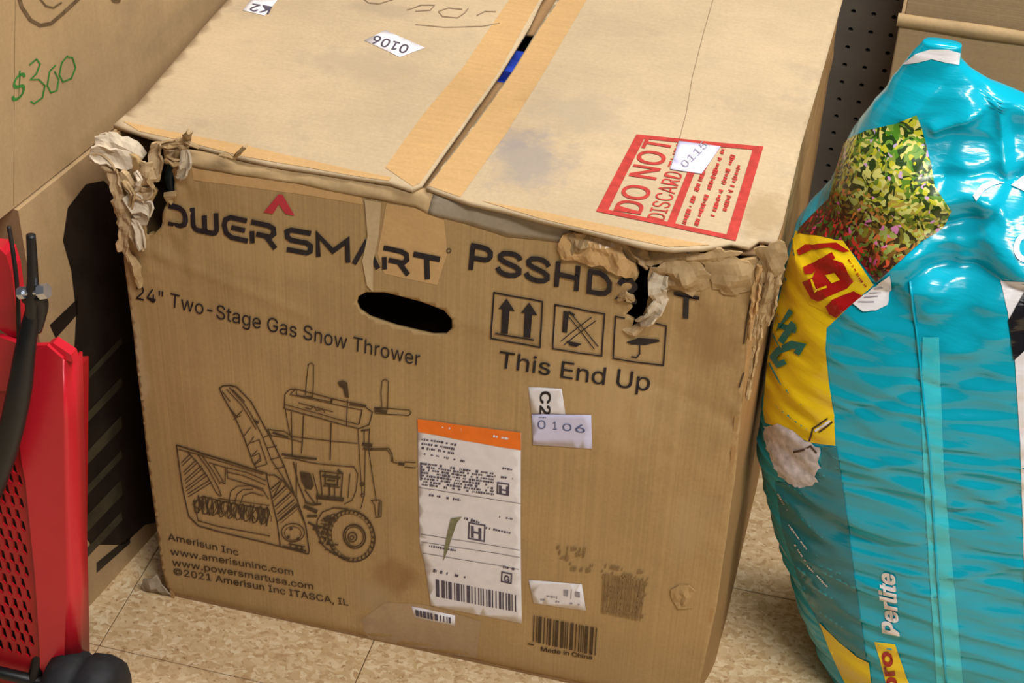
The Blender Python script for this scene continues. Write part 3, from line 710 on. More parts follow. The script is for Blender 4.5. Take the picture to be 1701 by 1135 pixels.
# worn printed block and bar code, lower right
ink = Ink()
for k in range(5): ink.dashes((922 + 6 * k, 902 + 9 * k), (975 + 4 * k, 908 + 9 * k), 8, 20 + k, 0.35)
for k in range(9): ink.dashes((1000 + k, 935 + 9 * k), (1078 - k, 950 + 9 * k), 7, 40 + k, 0.42)
ink.bars((1004, 948), (1076, 962), (1066, 1030), (1000, 1014), 46, 8)
ink.build('rubbed_print', F, M['smudge'], CT)
ink = Ink(); ink.bars((888, 1018), (993, 1040), (990, 1087), (886, 1062), 60, 3); ink.text('Made in China', (900, 1078), (984, 1094), (0, -7), 0.02); ink.line([(878, 1066), (888, 1068)], 2); ink.build('bar_code', F, M['inkbrown'], CT)
# dark green marks on the right edge
for pts in ([(1248, 492), (1241, 530), (1236, 570)], [(1236, 618), (1228, 642)]):
    ink = Ink(); ink.line(pts, 2.5); ink.build('edge_mark', F, M['inkbrown'], CT)

# ---- stickers on the front
def sticker(name, poly, surf, mat, label, eps=0.0007, step=16):
    o = patch(name, poly, surf, step, mat, CT, eps); solidify(o, 0.0003); o['label'] = label; return o
s = sticker('shipping_label', [(697, 690), (868, 713), (867, 870), (868, 1033), (717, 1003), (708, 930), (700, 900), (698, 800)], F, M['white'], 'long white shipping label with orange top band')
patch('orange_band', [(697, 689), (780, 700), (868, 712), (868, 741), (780, 725), (698, 710)], F, 16, M['orange'], s, 0.0012)
for d0, d1, k in (((712, 699), (770, 706), 0.3), ((815, 715), (862, 724), 0.6)):
    ink = Ink(); ink.dashes(d0, d1, 5, 2, k); ink.build('band_print', F, M['white'], s, 0.0016)
ink = Ink()
for k in range(3): ink.dashes((704, 722 + 7 * k), (762 - 2 * k, 731 + 7 * k), 4, 60 + k)
ink.dashes((708, 746), (776, 758), 4, 64); ink.dashes((838, 770), (858, 774), 4, 65); ink.dashes((825, 783), (855, 788), 4, 66)
for k in range(8): ink.dashes((704, 762 + 5 * k), (823, 779 + 5 * k), 4.2, 70 + k, 0.72)
ink.line([(703, 760), (703, 790)], 3)
ink.dashes((716, 815), (768, 824), 5, 81); ink.dashes((832, 852), (854, 856), 4, 82); ink.dashes((806, 870), (852, 880), 4, 83); ink.dashes((768, 853), (800, 862), 5, 84)
ink.dashes((716, 900), (766, 909), 4, 85); ink.dashes((722, 942), (778, 954), 6, 86); ink.dashes((838, 936), (858, 940), 5, 87)
for a, b in (((702, 880), (866, 908)), ((703, 893), (866, 920)), ((706, 912), (864, 940)), ((698, 802), (868, 830))): ink.line([a, b], 0.7)
for (x, y, h) in ((830, 794, 18), (782, 862, 26), (836, 945, 16)):
    ink.line([(x, y), (x + h, y + h * .18), (x + h - 1, y + h * 1.2), (x - 1, y + h)], 2.4, True)
ink.text('H', (833, 812), (847, 815), (0, -13), 0.03); ink.text('H', (786, 886), (801, 890), (0, -18), 0.03); ink.text('G', (840, 961), (848, 963), (0, -11), 0.03)
ink.bars((726, 957), (859, 984), (859, 1013), (726, 987), 70, 11)
ink.build('label_print', F, M['label_ink'], s, 0.0012)
patch('dry_smear', [(752, 854), (770, 852), (762, 862), (754, 885), (746, 910), (739, 926), (742, 900), (747, 875)], F, 8, M['leaf'], s, 0.0015)
s = sticker('price_sticker', [(880, 637), (935, 641), (942, 686), (885, 683)], F, M['white'], 'white sticker with the letters C2')
ink = Ink(); ink.text('C2', (900, 645), (899, 683), (17, 0), 0.02); ink.build('sticker_print', F, M['ink'], s, 0.0012)
s = sticker('price_sticker', [(886, 682), (984, 684), (986, 740), (888, 732)], F, M['lilac'], 'pale lilac sticker numbered 0106', 0.0013)
ink = Ink(); ink.text('0', (896, 705), (909, 706), (0, -14), -.004); ink.text('1', (921, 707), (928, 707), (0, -13), 0); ink.text('0', (937, 709), (952, 710), (0, -12), -.012); ink.text('6', (958, 711), (974, 713), (0, -13), 0.004); ink.dashes((898, 686), (914, 687), 2, 4); ink.build('sticker_print', F, M['blue_ink'], s, 0.0019)
s = sticker('address_sticker', [(880, 958), (968, 966), (975, 1011), (888, 998)], F, M['white'], 'small white sticker above the bar code')
ink = Ink(); ink.fillpoly([(938, 974), (946, 975), (945, 986), (938, 984)], 30); ink.fillpoly([(957, 977), (965, 978), (965, 988), (957, 986)], 30); ink.dashes((893, 982), (928, 988), 4, 5, 0.4); ink.dashes((895, 990), (965, 1000), 4, 6, 0.5); ink.line([(951, 974), (950, 990)], 1); ink.build('sticker_print', F, M['label_faint'], s, 0.0012)
s = sticker('bar_code_sticker', [(685, 1005), (757, 1020), (757, 1038), (688, 1024)], F, M['white'], 'narrow white bar code sticker near the bottom edge')
ink = Ink(); ink.bars((691, 1010), (752, 1023), (752, 1033), (692, 1021), 34, 12); ink.build('sticker_print', F, M['label_ink'], s, 0.0012)

# ---- top: stickers, red stamp, pencil
s = sticker('price_sticker', [(605, 70), (640, 53), (706, 82), (664, 98)], T, M['white'], 'white sticker with an upside down number')
ink = Ink(); ink.text('0106', (681, 80), (624, 62), (-8, 13), 0.01); ink.build('sticker_print', T, M['label_ink'], s, 0.0012)
s = sticker('price_sticker', [(403, 19), (420, -3), (464, -1), (440, 28)], T, M['white'], 'small white sticker at the far end of the left flap')
ink = Ink(); ink.text('K2', (452, 14), (420, 8), (-6, 12), 0.01); ink.build('sticker_print', T, M['label_ink'], s, 0.0012)
st = Ink()
A, B, C_, D_ = (1057, 227), (1268, 245), (1222, 402), (990, 353)
def q4(u, v): a = Vector(A).lerp(Vector(B), u); b = Vector(D_).lerp(Vector(C_), u); return tuple(a.lerp(b, v))
def bar(u0, v0, u1, v1): st.fillpoly([q4(u0, v0), q4(u1, v0), q4(u1, v1), q4(u0, v1)], 40)
bar(0, 0, .075, 1); bar(.925, 0, 1, 1); bar(.075, 0, .925, .045); bar(.075, .955, .925, 1); bar(.50, .03, .555, .97)
st.text('DO NOT', q4(.30, .93), q4(.30, .04), Vector(q4(.10, .5)) - Vector(q4(.30, .5)), 0.012)
st.text('DISCARD THIS', q4(.475, .95), q4(.475, .05), Vector(q4(.345, .5)) - Vector(q4(.475, .5)), 0.0)
for k, (u, v0, v1) in enumerate(((.615, .94, .10), (.70, .93, .06), (.79, .80, .12), (.86, .72, .22))): st.dashes(q4(u, v0), q4(u, v1), 9, 90 + k, 0.85)
st.build('red_stamp', T, M['red_ink'], CT, 0.0008)
s = sticker('price_sticker', [(1127, 238), (1197, 246), (1165, 292), (1113, 285)], T, M['lilac'], 'pale sticker stuck over the red stamp', 0.0016)
ink = Ink(); ink.text('0115', (1138, 284), (1176, 246), (-9, -8), -0.004); ink.build('sticker_print', T, M['label_faint'], s, 0.0022)
ink = Ink()
ink.line([(602, 0), (612, 8), (630, 10), (655, 2)], 1.6); ink.line([(676, 20), (700, 12), (722, 12), (715, 20), (690, 22)], 1.6); ink.line([(728, 22), (735, 30), (760, 32), (772, 24), (778, 16)], 1.6); ink.line([(728, 22), (745, 16), (768, 18)], 1.6); ink.line([(792, 28), (806, 21), (824, 21)], 1.6); ink.line([(690, 44), (740, 48), (800, 46), (830, 40)], 1.2)
ink.build('pencil_marks', T, M['pencil'], CT, 0.0006); ink = Ink()
ink.line([(1185, 0), (1168, 60), (1150, 130), (1140, 190), (1128, 235)], 1.0)
ink.build('hairline_crease', T, M['pencil'], CT, 0.0006)

# ---- what shows inside the carton
bo = box_mesh('packed_part', (0.27, 0.266, 0.40), (0.43, 0.338, 0.628), M['blue'], None, 0.012)
tag(bo, 'glossy blue plastic part seen through the gap between the top flaps', 'machine part')
hp = [on_plane(a, b, 1, 0.022) for a, b in ((300, 262), (288, 285), (290, 308), (308, 322), (330, 330))]
ho = tube('packed_hose', hp, 0.008, M['teal_hose']); tag(ho, 'dark teal hose loop inside the torn carton corner', 'hose')

# ================================================================== stacked cartons on the left
AN = math.radians(10); UL = Vector((math.sin(AN), math.cos(AN), 0)); NL = Vector((math.cos(AN), -math.sin(AN), 0)); PL = Vector((-0.082, -0.05, 0))
def SL(px, py, eps=0.0): return on_general(px, py, PL, NL) + NL * eps
def left_box(name, s0, s1, z0, z1, dep, off, label):
    e = empty(name, PL + UL * (s0 + s1) / 2 - NL * dep / 2 + Vector((0, 0, z0))); tag(e, label, 'cardboard box', 'stacked cartons beside the damaged box')
    t = 0.005
    def slab(nm, a0, a1, d0, d1, za, zb):
        c = [PL + UL * a + NL * (off - d) + Vector((0, 0, z)) for z in (za, zb) for a, d in ((a0, d0), (a1, d0), (a1, d1), (a0, d1))]
        mesh_obj(nm, c, [(0, 1, 2, 3)[::-1], (4, 5, 6, 7), (0, 1, 5, 4), (1, 2, 6, 5), (2, 3, 7, 6), (3, 0, 4, 7)], M['carton_l'], e)
    slab('long_panel', s0, s1, 0, t, z0, z1); slab('long_panel', s0, s1, dep - t, dep, z0, z1)
    slab('end_panel', s0, s0 + t, t, dep - t, z0, z1); slab('end_panel', s1 - t, s1, t, dep - t, z0, z1)
    slab('bottom_panel', s0 + t, s1 - t, t, dep - t, z0, z0 + t)
    slab('top_flap', s0 + t, s1 - t, t, dep / 2 - .001, z1 - t, z1); slab('top_flap', s0 + t, s1 - t, dep / 2 + .001, dep - t, z1 - t, z1)
    return e
lower = left_box('lower_carton', 0.0, 0.43, 0.0, 0.5745, 0.42, 0.0, 'large brown carton on the floor, lower of the stack left of the damaged box')
lower.name = 'plain_carton'
upper = left_box('plain_carton', -0.06, 0.44, 0.577, 1.12, 0.46, -0.004, 'brown carton marked 300 in green marker, upper of the left stack')
del lower['group'], upper['group']
SU = lambda px, py, eps=0.0: on_general(px, py, PL - NL * 0.004, NL) + NL * eps
ink = Ink()
ink.text('$', (18, 172), (40, 158), (3, -42), 0.0)
ink.line([(48, 108), (60, 98), (66, 106), (60, 122), (50, 132), (64, 132), (74, 142), (70, 162), (56, 172), (50, 168)], 2.6)
ink.line([(92, 108), (82, 118), (78, 142), (84, 154), (94, 150), (97, 132), (90, 118)], 2.4)
ink.line([(112, 92), (102, 104), (98, 124), (104, 136), (118, 130), (125, 112), (120, 96), (110, 94)], 2.4)
ink.build('green_handwriting', SU, M['green_ink'], upper, 0.0006)
ink = Ink()
ink.line([(64, -4), (76, 10), (88, 13), (102, 4)], 3); ink.build('printed_outline', SU, M['inkfaint'], upper, 0.0006); ink = Ink(); ink.ellipse((192, 0), 8, 5, 0, 0.2, 14); ink.build('printed_spot', SU, M['inkfaint'], upper, 0.0006); ink = Ink()
ink.line([(28, -14), (36, 12), (50, 33), (66, 42), (84, 39), (104, 22), (132, -4)], 6)
ink.build('printed_outline', SU, M['inkfaint'], upper, 0.0006)
ink = Ink(); ink.line([(26, -4), (25, 120), (24, 250), (23, 340)], 2.0); ink.build('tape_edge', SU, M['worn'], upper, 0.0004)
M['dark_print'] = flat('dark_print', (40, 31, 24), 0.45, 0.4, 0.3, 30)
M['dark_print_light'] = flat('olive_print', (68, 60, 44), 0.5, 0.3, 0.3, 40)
def band(poly, mat, eps): k = Ink(); k.fillpoly(poly, 25); k.build('dark_printed_band', SL, M[mat], lower, eps)  # dark brown areas with lighter olive stripes on the lower carton's face
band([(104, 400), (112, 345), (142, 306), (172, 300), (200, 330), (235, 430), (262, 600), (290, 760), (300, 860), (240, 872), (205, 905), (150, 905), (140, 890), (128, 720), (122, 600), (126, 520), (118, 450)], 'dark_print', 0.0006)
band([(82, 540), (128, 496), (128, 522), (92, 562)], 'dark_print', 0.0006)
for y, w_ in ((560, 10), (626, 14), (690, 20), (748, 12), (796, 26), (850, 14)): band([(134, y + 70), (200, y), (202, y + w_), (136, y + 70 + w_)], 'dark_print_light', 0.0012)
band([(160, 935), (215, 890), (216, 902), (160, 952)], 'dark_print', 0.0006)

# ================================================================== carton behind the bag
YB = 0.57
a = on_plane(1495, 34, 1, YB); RX0, RZ = a.x, a.z
CB = empty('plain_carton', (RX0 + 0.28, YB + 0.065, 0)); tag(CB, 'plain brown carton standing behind the teal bag against the pegboard', 'cardboard box')
for nm, p0, p1 in (('front_panel', (RX0, YB, 0), (RX0 + .56, YB + .004, RZ)), ('back_panel', (RX0, YB + .126, 0), (RX0 + .56, YB + .13, RZ + .14)), ('side_panel', (RX0, YB + .004, 0), (RX0 + .004, YB + .126, RZ)), ('side_panel', (RX0 + .556, YB + .004, 0), (RX0 + .56, YB + .126, RZ)), ('bottom_panel', (RX0 + .004, YB + .004, 0.0005), (RX0 + .556, YB + .126, .004))):
    box_mesh(nm, p0, p1, M['carton_r'], CB, 0.001)
# rolled lid edge with a raised upper panel
vs_ = []; fs = []; nx = 40
for i in range(nx + 1):
    x = RX0 - 0.003 + 0.566 * i / nx
    for k in range(13):
        gk = -math.pi * 0.5 + math.pi * 1.0 * k / 12; r = 0.0085 + 0.0012 * noise.noise((x * 14, 0, 0))
        vs_.append((x, YB + 0.002 - r * math.cos(gk) * 0.9, RZ + r * math.sin(gk)))
for i in range(nx):
    for k in range(12): fs.append((i * 13 + k, (i + 1) * 13 + k, (i + 1) * 13 + k + 1, i * 13 + k + 1))
o = mesh_obj('rolled_edge', vs_, fs, M['worn'], CB, True); fix_facing(o)
box_mesh('upper_panel', (RX0 + .004, YB + .008, RZ + .002), (RX0 + .556, YB + .014, RZ + .16), M['carton_r'], CB, 0.001)

# ================================================================== teal bag
BG = empty('perlite_bag', (0.95, 0.15, 0)); tag(BG, 'shiny teal plastic perlite bag with yellow panel leaning on the carton', 'bag')
YC = 0.15
Lc = [(1400, 1135), (1370, 1062), (1330, 968), (1300, 862), (1276, 765), (1264, 690), (1270, 600), (1298, 470), (1318, 380), (1372, 318), (1402, 240), (1440, 185), (1480, 130), (1510, 92), (1535, 66)]
left_c = [(on_plane(a, b, 1, YC).z, on_plane(a, b, 1, YC).x) for a, b in Lc]
left_c = [(-0.02, 0.84)] + [p for p in left_c if p[0] > 0.005]
right_c = [(-0.02, 1.13), (0.05, 1.16), (0.2, 1.17), (0.4, 1.13), (0.55, 1.08), (0.66, 1.03)] + [(on_plane(a, b, 1, YC).z, on_plane(a, b, 1, YC).x) for a, b in ((1740, 182), (1701, 163), (1650, 142), (1612, 116), (1596, 98), (1598, 68))]
def interp(t, z):
    if z <= t[0][0]: return t[0][1]
    for (z0, x0_), (z1, x1_) in zip(t, t[1:]):
        if z <= z1:
            k = (z - z0) / max(1e-6, z1 - z0); return x0_ + (x1_ - x0_) * k
    return t[-1][1]
ZT = left_c[-1][0]
depth_t = [(-0.02, .10), (0.03, .125), (0.2, .14), (0.45, .14), (0.6, .115), (0.68, .075), (0.73, .04), (0.77, .016), (ZT, .008)]
def bag_point(th, z):
    l = interp(left_c, z); r = interp(right_c, z); b = interp(depth_t, z); c, s_ = math.cos(th), math.sin(th)
    a = (r - l) / 2; e = 0.82
    x = (l + r) / 2 + a * math.copysign(abs(c) ** e, c); y = YC + b * math.copysign(abs(s_) ** e, s_)
    return Vector((x, y, z))
CREASE = [([(1592, 112), (1608, 170), (1640, 240)], -.012, .008), ([(1612, 134), (1660, 168), (1701, 192)], .007, .008), ([(1545, 268), (1600, 252), (1655, 232)], .009, .007),
    ([(1560, 332), (1640, 330), (1690, 345)], -.012, .008), ([(1655, 238), (1662, 285), (1668, 330)], .009, .006), ([(1470, 474), (1540, 440), (1620, 444), (1701, 466)], -.012, .010),
    ([(1480, 432), (1560, 406), (1650, 400)], .009, .014), ([(1530, 592), (1570, 606), (1640, 590)], -.005, .006), ([(1392, 660), (1450, 640), (1520, 610)], -.004, .006), ([(1556, 560), (1620, 545), (1670, 520)], .005, .008),
    ([(1680, 130), (1640, 210), (1690, 230)], -.008, .007), ([(1395, 722), (1460, 728), (1530, 716)], .005, .006), ([(1500, 250), (1560, 200), (1580, 120)], .005, .010), ([(1700, 340), (1640, 380), (1560, 390)], -.008, .008),
    ([(1580, 800), (1640, 790), (1700, 770)], -.004, .005), ([(1400, 850), (1480, 862), (1560, 850)], -.004, .005), ([(1580, 900), (1650, 892), (1700, 880)], .004, .005), ([(1420, 930), (1500, 925), (1580, 935)], .004, .005)]
CREASE = [([(lambda q: (q.x, q.z))(on_plane(a, b, 1, 0.06)) for a, b in pts], am, wd) for pts, am, wd in CREASE]
def crease(x, z):
    d = 0.0
    for pts, am, wd in CREASE:
        if not (min(q[0] for q in pts) - 3 * wd < x < max(q[0] for q in pts) + 3 * wd and min(q[1] for q in pts) - 3 * wd < z < max(q[1] for q in pts) + 3 * wd): continue
        m = 9
        for (xa, za), (xb, zb) in zip(pts, pts[1:]):
            ax, az = xb - xa, zb - za; t = max(0, min(1, ((x - xa) * ax + (z - za) * az) / (ax * ax + az * az))); m = min(m, math.hypot(x - xa - ax * t, z - za - az * t))
        d += am * math.exp(-abs(m / wd) ** 1.4)
    return d
def bag_disp(p, z):
    low = max(0, min(1, (0.64 - z) / 0.1)); up = max(0, min(1, (z - 0.56) / 0.08)) * max(0.25, min(1, (0.80 - z) / 0.08))
    w = (0.35 - abs(noise.noise((p.x * 7, p.y * 7, z * 30 + p.x * 3)))) * 0.0085 + (0.35 - abs(noise.noise((p.x * 13 + 3, p.y * 13, z * 62 - p.x * 8)))) * 0.0050
    w2 = (0.5 - abs(noise.noise((p.x * 11, p.y * 11 + 2, z * 9)))) * 0.040 + (0.5 - abs(noise.noise((p.x * 22 + 4, p.y * 22, z * 20 + 7)))) * 0.013
    up *= max(0.12, min(1, (p.x - 0.74) / 0.06)); d = w * (0.35 + 0.65 * low) + (w2 - 0.018) * up
    zf = 0.622 + 0.02 * math.sin(p.x * 14)                      # overhanging fold under the shoulder
    d += 0.012 * math.exp(-((z - zf - 0.018) / 0.02) ** 2) * max(0, min(1, (p.x - 0.74) / 0.06))
    d += 0.004 * noise.noise((p.x * 5, p.y * 5, z * 4))
    if p.y < YC: d += crease(p.x, z) * min(1, (YC - p.y) / 0.02)
    return d
NT, NZ = 260, 330
vs_ = []; fs = []
for j in range(NZ + 1):
    z = 0.001 + (ZT - 0.001) * j / NZ
    for i in range(NT):
        th = 2 * math.pi * i / NT; p = bag_point(th, z); l = interp(left_c, z); r = interp(right_c, z); b = interp(depth_t, z)
        n = Vector((math.cos(th) / max(0.02, (r - l) / 2), math.sin(th) / max(0.006, b), 0)).normalized()
        k = min(1, (z + 0.02) / 0.05) * min(1, max(0.06, (ZT - z) / 0.06))
        q = p + n * bag_disp(p, z) * k
        q.x = max(q.x, 0.6645 + 0.002 * noise.noise((z * 30, q.y * 20, 0))) if q.z < 0.64 else q.x
        vs_.append(q)
for j in range(NZ):
    for i in range(NT):
        i2 = (i + 1) % NT; fs.append((j * NT + i, j * NT + i2, (j + 1) * NT + i2, (j + 1) * NT + i))
fs.append(tuple(range(NT - 1, -1, -1))); fs.append(tuple(NZ * NT + i for i in range(NT)))

def plastic(name, c, var=0.05):
    m, nt, b = new_mat(name, 0.17, 0.5)
    c = lin(c)
    f = noise_tex(nt, (8, 8, 8), 1, 3)
    nt.links.new(ramp(nt, f, [(0.3, tuple(x * (1 - var) for x in c[:3]) + (1,)), (0.7, tuple(min(1, x * (1 + var)) for x in c[:3]) + (1,))]), b.inputs['Base Color'])
    bump(nt, b, noise_tex(nt, (22, 22, 120), 1, 3), 0.35, 0.0022)
    return m
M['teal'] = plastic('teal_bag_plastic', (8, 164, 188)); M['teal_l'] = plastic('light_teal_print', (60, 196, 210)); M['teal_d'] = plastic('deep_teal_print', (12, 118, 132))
M['yellow'] = plastic('yellow_print', (236, 200, 24)); M['bagwhite'] = plastic('white_print', (232, 226, 226)); M['bagblack'] = plastic('black_print', (30, 28, 32)); M['bagred'] = plastic('deep_red_print', (160, 22, 22)); M['bagtext'] = plastic('teal_letter_print', (10, 120, 120)); M['baggrey'] = plastic('grey_print', (150, 140, 150)); M['perl'] = flat('perlite_picture_print', (206, 196, 198), 0.3, 0.4, 0.35, 110)
bag = mesh_obj('bag_body', vs_, fs, M['teal'], BG, True)

def flowers():
    m, nt, b = new_mat('garden_picture_print', 0.25, 0.5)
    v = nt.nodes.new('ShaderNodeTexVoronoi'); v.inputs['Scale'].default_value = 1
    wv = nt.nodes.new('ShaderNodeVectorMath'); wv.operation = 'MULTIPLY_ADD'
    nz = nt.nodes.new('ShaderNodeTexNoise'); nz.inputs['Scale'].default_value = 45; tc = nt.nodes.new('ShaderNodeTexCoord')
    nt.links.new(tc.outputs['Object'], nz.inputs['Vector']); nt.links.new(nz.outputs['Color'], wv.inputs[0]); wv.inputs[1].default_value = (0.03,) * 3; nt.links.new(tc.outputs['Object'], wv.inputs[2])
    mp = nt.nodes.new('ShaderNodeMapping'); mp.inputs['Scale'].default_value = (250, 250, 250); nt.links.new(wv.outputs[0], mp.inputs['Vector']); nt.links.new(mp.outputs['Vector'], v.inputs['Vector'])
    sp = nt.nodes.new('ShaderNodeSeparateColor'); nt.links.new(v.outputs['Color'], sp.inputs[0])
    warm = ramp(nt, sp.outputs[0], [(0.0, lin((60, 16, 14))), (0.3, lin((110, 24, 22))), (0.5, lin((70, 60, 22))), (0.65, lin((190, 40, 40))), (0.8, lin((60, 96, 30))), (0.97, lin((190, 60, 110)))])
    cool = ramp(nt, sp.outputs[0], [(0.0, lin((40, 70, 24))), (0.3, lin((84, 140, 40))), (0.5, lin((200, 196, 50))), (0.66, lin((120, 160, 60))), (0.8, lin((226, 214, 120))), (0.97, lin((196, 170, 206)))])
    for r in (warm.node, cool.node): r.color_ramp.interpolation = 'CONSTANT'
    pos = nt.nodes.new('ShaderNodeSeparateXYZ'); nt.links.new(tc.outputs['Object'], pos.inputs[0])
    ma = nt.nodes.new('ShaderNodeMath'); ma.operation = 'MULTIPLY_ADD'; nt.links.new(pos.outputs['X'], ma.inputs[0]); ma.inputs[1].default_value = 0.25
    nt.links.new(pos.outputs['Z'], ma.inputs[2])
    fac = ramp(nt, ma.outputs[0], [(0.0, (0, 0, 0, 1)), (1.0, (1, 1, 1, 1))]); e = fac.node.color_ramp.elements
    mr = nt.nodes.new('ShaderNodeMapRange'); nt.links.new(ma.outputs[0], mr.inputs[0]); mr.inputs[1].default_value = 0.80; mr.inputs[2].default_value = 0.90
    nt.links.new(mix(nt, mr.outputs[0], warm, cool), b.inputs['Base Color'])
    return m
M['flowers'] = flowers()

from mathutils.bvhtree import BVHTree
bvh = BVHTree.FromPolygons(vs_, fs)
_last = [Vector((0.9, 0.02, 0.4))]
def G(px, py, eps=0.0):
    d = ray(px, py).normalized(); h = bvh.ray_cast(CAM, d)
    if h[0] is None:
        s_ = (on_plane(px, py, 1, YC) - CAM).length; h = bvh.find_nearest(CAM + d * s_)
    n = h[1] if h[1].dot(CAM - h[0]) > 0 else -h[1]
    return h[0] + n * eps
def bagpatch(name, poly, mat, eps=0.0008, step=6, jitter=0.0): return patch(name, poly, G, step, mat, BG, eps, (), jitter)
bagpatch('yellow_panel', [(1322, 384), (1314, 420), (1306, 450), (1290, 520), (1276, 600), (1268, 680), (1272, 702), (1300, 712), (1345, 735), (1388, 740), (1386, 690), (1378, 640), (1372, 580), (1374, 545), (1392, 528), (1440, 480), (1402, 402), (1360, 392)], M['yellow'], 0.0008)
bagpatch('garden_picture', [(1405, 234), (1440, 217), (1490, 205), (1522, 191), (1532, 215), (1546, 270), (1552, 310), (1580, 350), (1566, 380), (1530, 402), (1500, 430), (1456, 468), (1402, 400), (1360, 392), (1326, 388), (1330, 378), (1378, 330), (1392, 275)], M['flowers'], 0.0012)
bagpatch('logo_banner', [(1318, 396), (1402, 400), (1452, 472), (1392, 526), (1346, 506), (1328, 468)], M['yellow'], 0.0015)
for poly in ([(1326, 418), (1340, 408), (1392, 404), (1414, 418), (1404, 420), (1380, 412), (1350, 416), (1330, 426)], [(1336, 446), (1384, 420), (1390, 430), (1364, 442), (1352, 456), (1340, 456)],
             [(1336, 468), (1352, 462), (1360, 444), (1384, 432), (1402, 438), (1420, 466), (1410, 478), (1362, 500), (1350, 494)], [(1374, 508), (1384, 498), (1420, 482), (1434, 490), (1392, 526), (1380, 520)]):
    ink = Ink(); ink.fillpoly(poly, 7); ink.build('brand_letter', G, M['bagred'], BG, 0.0028)
ink = Ink(); ink.fillpoly([(1374, 458), (1390, 451), (1399, 464), (1384, 471)], 7); ink.build('letter_counter', G, M['yellow'], BG, 0.0036)
ink = Ink(); ink.line([(1351, 464), (1358, 482), (1376, 476)], 3); ink.build('letter_counter', G, M['yellow'], BG, 0.0036)
ink = Ink(); ink.dashes((1411, 432), (1440, 476), 4, 7, 0.8); ink.build('small_red_print', G, M['bagred'], BG, 0.0024)
ink = Ink()
ink.line([(1288, 548), (1318, 516)], 10); ink.line([(1300, 568), (1322, 536)], 11); ink.line([(1296, 540), (1326, 548)], 10); ink.line([(1286, 596), (1296, 582), (1318, 572), (1334, 574), (1326, 588)], 11); ink.line([(1286, 592), (1296, 606), (1308, 600)], 10)
ink.build('product_lettering', G, M['bagtext'], BG, 0.0026)
bagpatch('perlite_picture', [(1270, 708), (1296, 704), (1320, 716), (1340, 734), (1362, 742), (1364, 756), (1358, 764), (1364, 776), (1356, 790), (1360, 800), (1345, 806), (1330, 812), (1312, 802), (1296, 792), (1284, 770), (1274, 740)], M['perl'], 0.0014, 5, 2.2)
ink = Ink(); ink.line([(1346, 732), (1352, 712), (1362, 704), (1376, 694)], 3); ink.line([(1362, 718), (1384, 700)], 3); ink.line([(1320, 750), (1336, 746), (1348, 740), (1358, 752)], 3); ink.build('tool_picture', G, M['inkbrown'], BG, 0.0022)
ink = Ink(); ink.line([(1356, 716), (1380, 698)], 4); ink.build('tool_picture', G, M['bagwhite'], BG, 0.0026)
bagpatch('light_stripe', [(1533, 560), (1560, 560), (1568, 780), (1578, 900), (1588, 1000), (1600, 1134), (1556, 1134), (1546, 980), (1536, 820), (1530, 680)], M['teal_l'], 0.0008)
bagpatch('dark_side_band', [(1288, 800), (1345, 806), (1364, 776), (1366, 742), (1390, 742), (1398, 790), (1408, 860), (1420, 960), (1432, 1040), (1440, 1098), (1400, 1078), (1366, 1050), (1326, 960), (1300, 880)], M['teal_d'], 0.0008)  # deeper teal along the lower left side of the bag
bagpatch('yellow_foot_panel', [(1362, 1034), (1395, 1066), (1424, 1090), (1444, 1100), (1448, 1134), (1404, 1134), (1380, 1082)], M['yellow'], 0.0014)
ink = Ink(); ink.text('Perlite', (1494, 1055), (1486, 955), (-27, -6), 0.03); ink.build('product_lettering', G, M['bagwhite'], BG, 0.0014)
bagpatch('brand_flash', [(1453, 1066), (1487, 1070), (1508, 1130), (1510, 1134), (1472, 1134), (1466, 1110)], M['yellow'], 0.0010)
ink = Ink(); ink.text('oro', (1492, 1146), (1480, 1082), (-20, 3), 0.03); ink.build('brand_lettering', G, M['bagred'], BG, 0.0018)
for d0, d1, k in (((1294, 820), (1310, 846), 31), ((1312, 872), (1342, 912), 32), ((1322, 904), (1340, 932), 33), ((1342, 938), (1376, 974), 34)):
    ink = Ink(); ink.dashes(d0, d1, 3, k, 0.8); ink.build('small_white_print', G, M['bagwhite'], BG, 0.0018)
bagpatch('white_back_panel', [(1662, 466), (1700, 468), (1850, 474), (1860, 1134), (1706, 1134), (1700, 900), (1695, 740), (1686, 600), (1674, 520)], M['bagwhite'], 0.0008)
bagpatch('black_back_band', [(1674, 532), (1701, 484), (1780, 474), (1780, 566), (1702, 582), (1684, 598)], M['bagblack'], 0.0016)
bagpatch('white_fold', [(1478, 455), (1482, 478), (1476, 506), (1455, 516), (1434, 516), (1418, 504), (1440, 484)], M['bagwhite'], 0.0028)
ink = Ink()
for k in range(4): ink.line([(1428 + 8 * k, 500 - 8 * k), (1452 + 5 * k, 500 - 9 * k)], 2)
ink.build('fold_print', G, M['baggrey'], BG, 0.0036)
bagpatch('white_top_band', [(1500, 108), (1522, 90), (1545, 82), (1575, 82), (1594, 88), (1592, 108), (1572, 104), (1548, 98), (1524, 104)], M['bagwhite'], 0.0010, 5)
bagpatch('white_mark', [(1616, 326), (1630, 308), (1650, 300), (1668, 304), (1650, 308), (1634, 318), (1622, 334)], M['bagwhite'], 0.0012, 5)
bagpatch('white_mark', [(1678, 308), (1701, 292), (1730, 290), (1730, 318), (1701, 318)], M['bagwhite'], 0.0012)
ink = Ink(); ink.ellipse((1704, 412), 16, 20, 9); ink.build('white_mark', G, M['bagwhite'], BG, 0.0014)
# welded fin seam
sm = [G(x, y, 0.0014) for x, y in densify([(1512, 468), (1524, 560), (1536, 680), (1545, 760), (1552, 880), (1560, 1000), (1572, 1134)], 8, False)]
tube('fin_seam', sm, 0.0012, M['teal'], BG, 6, True, 1)

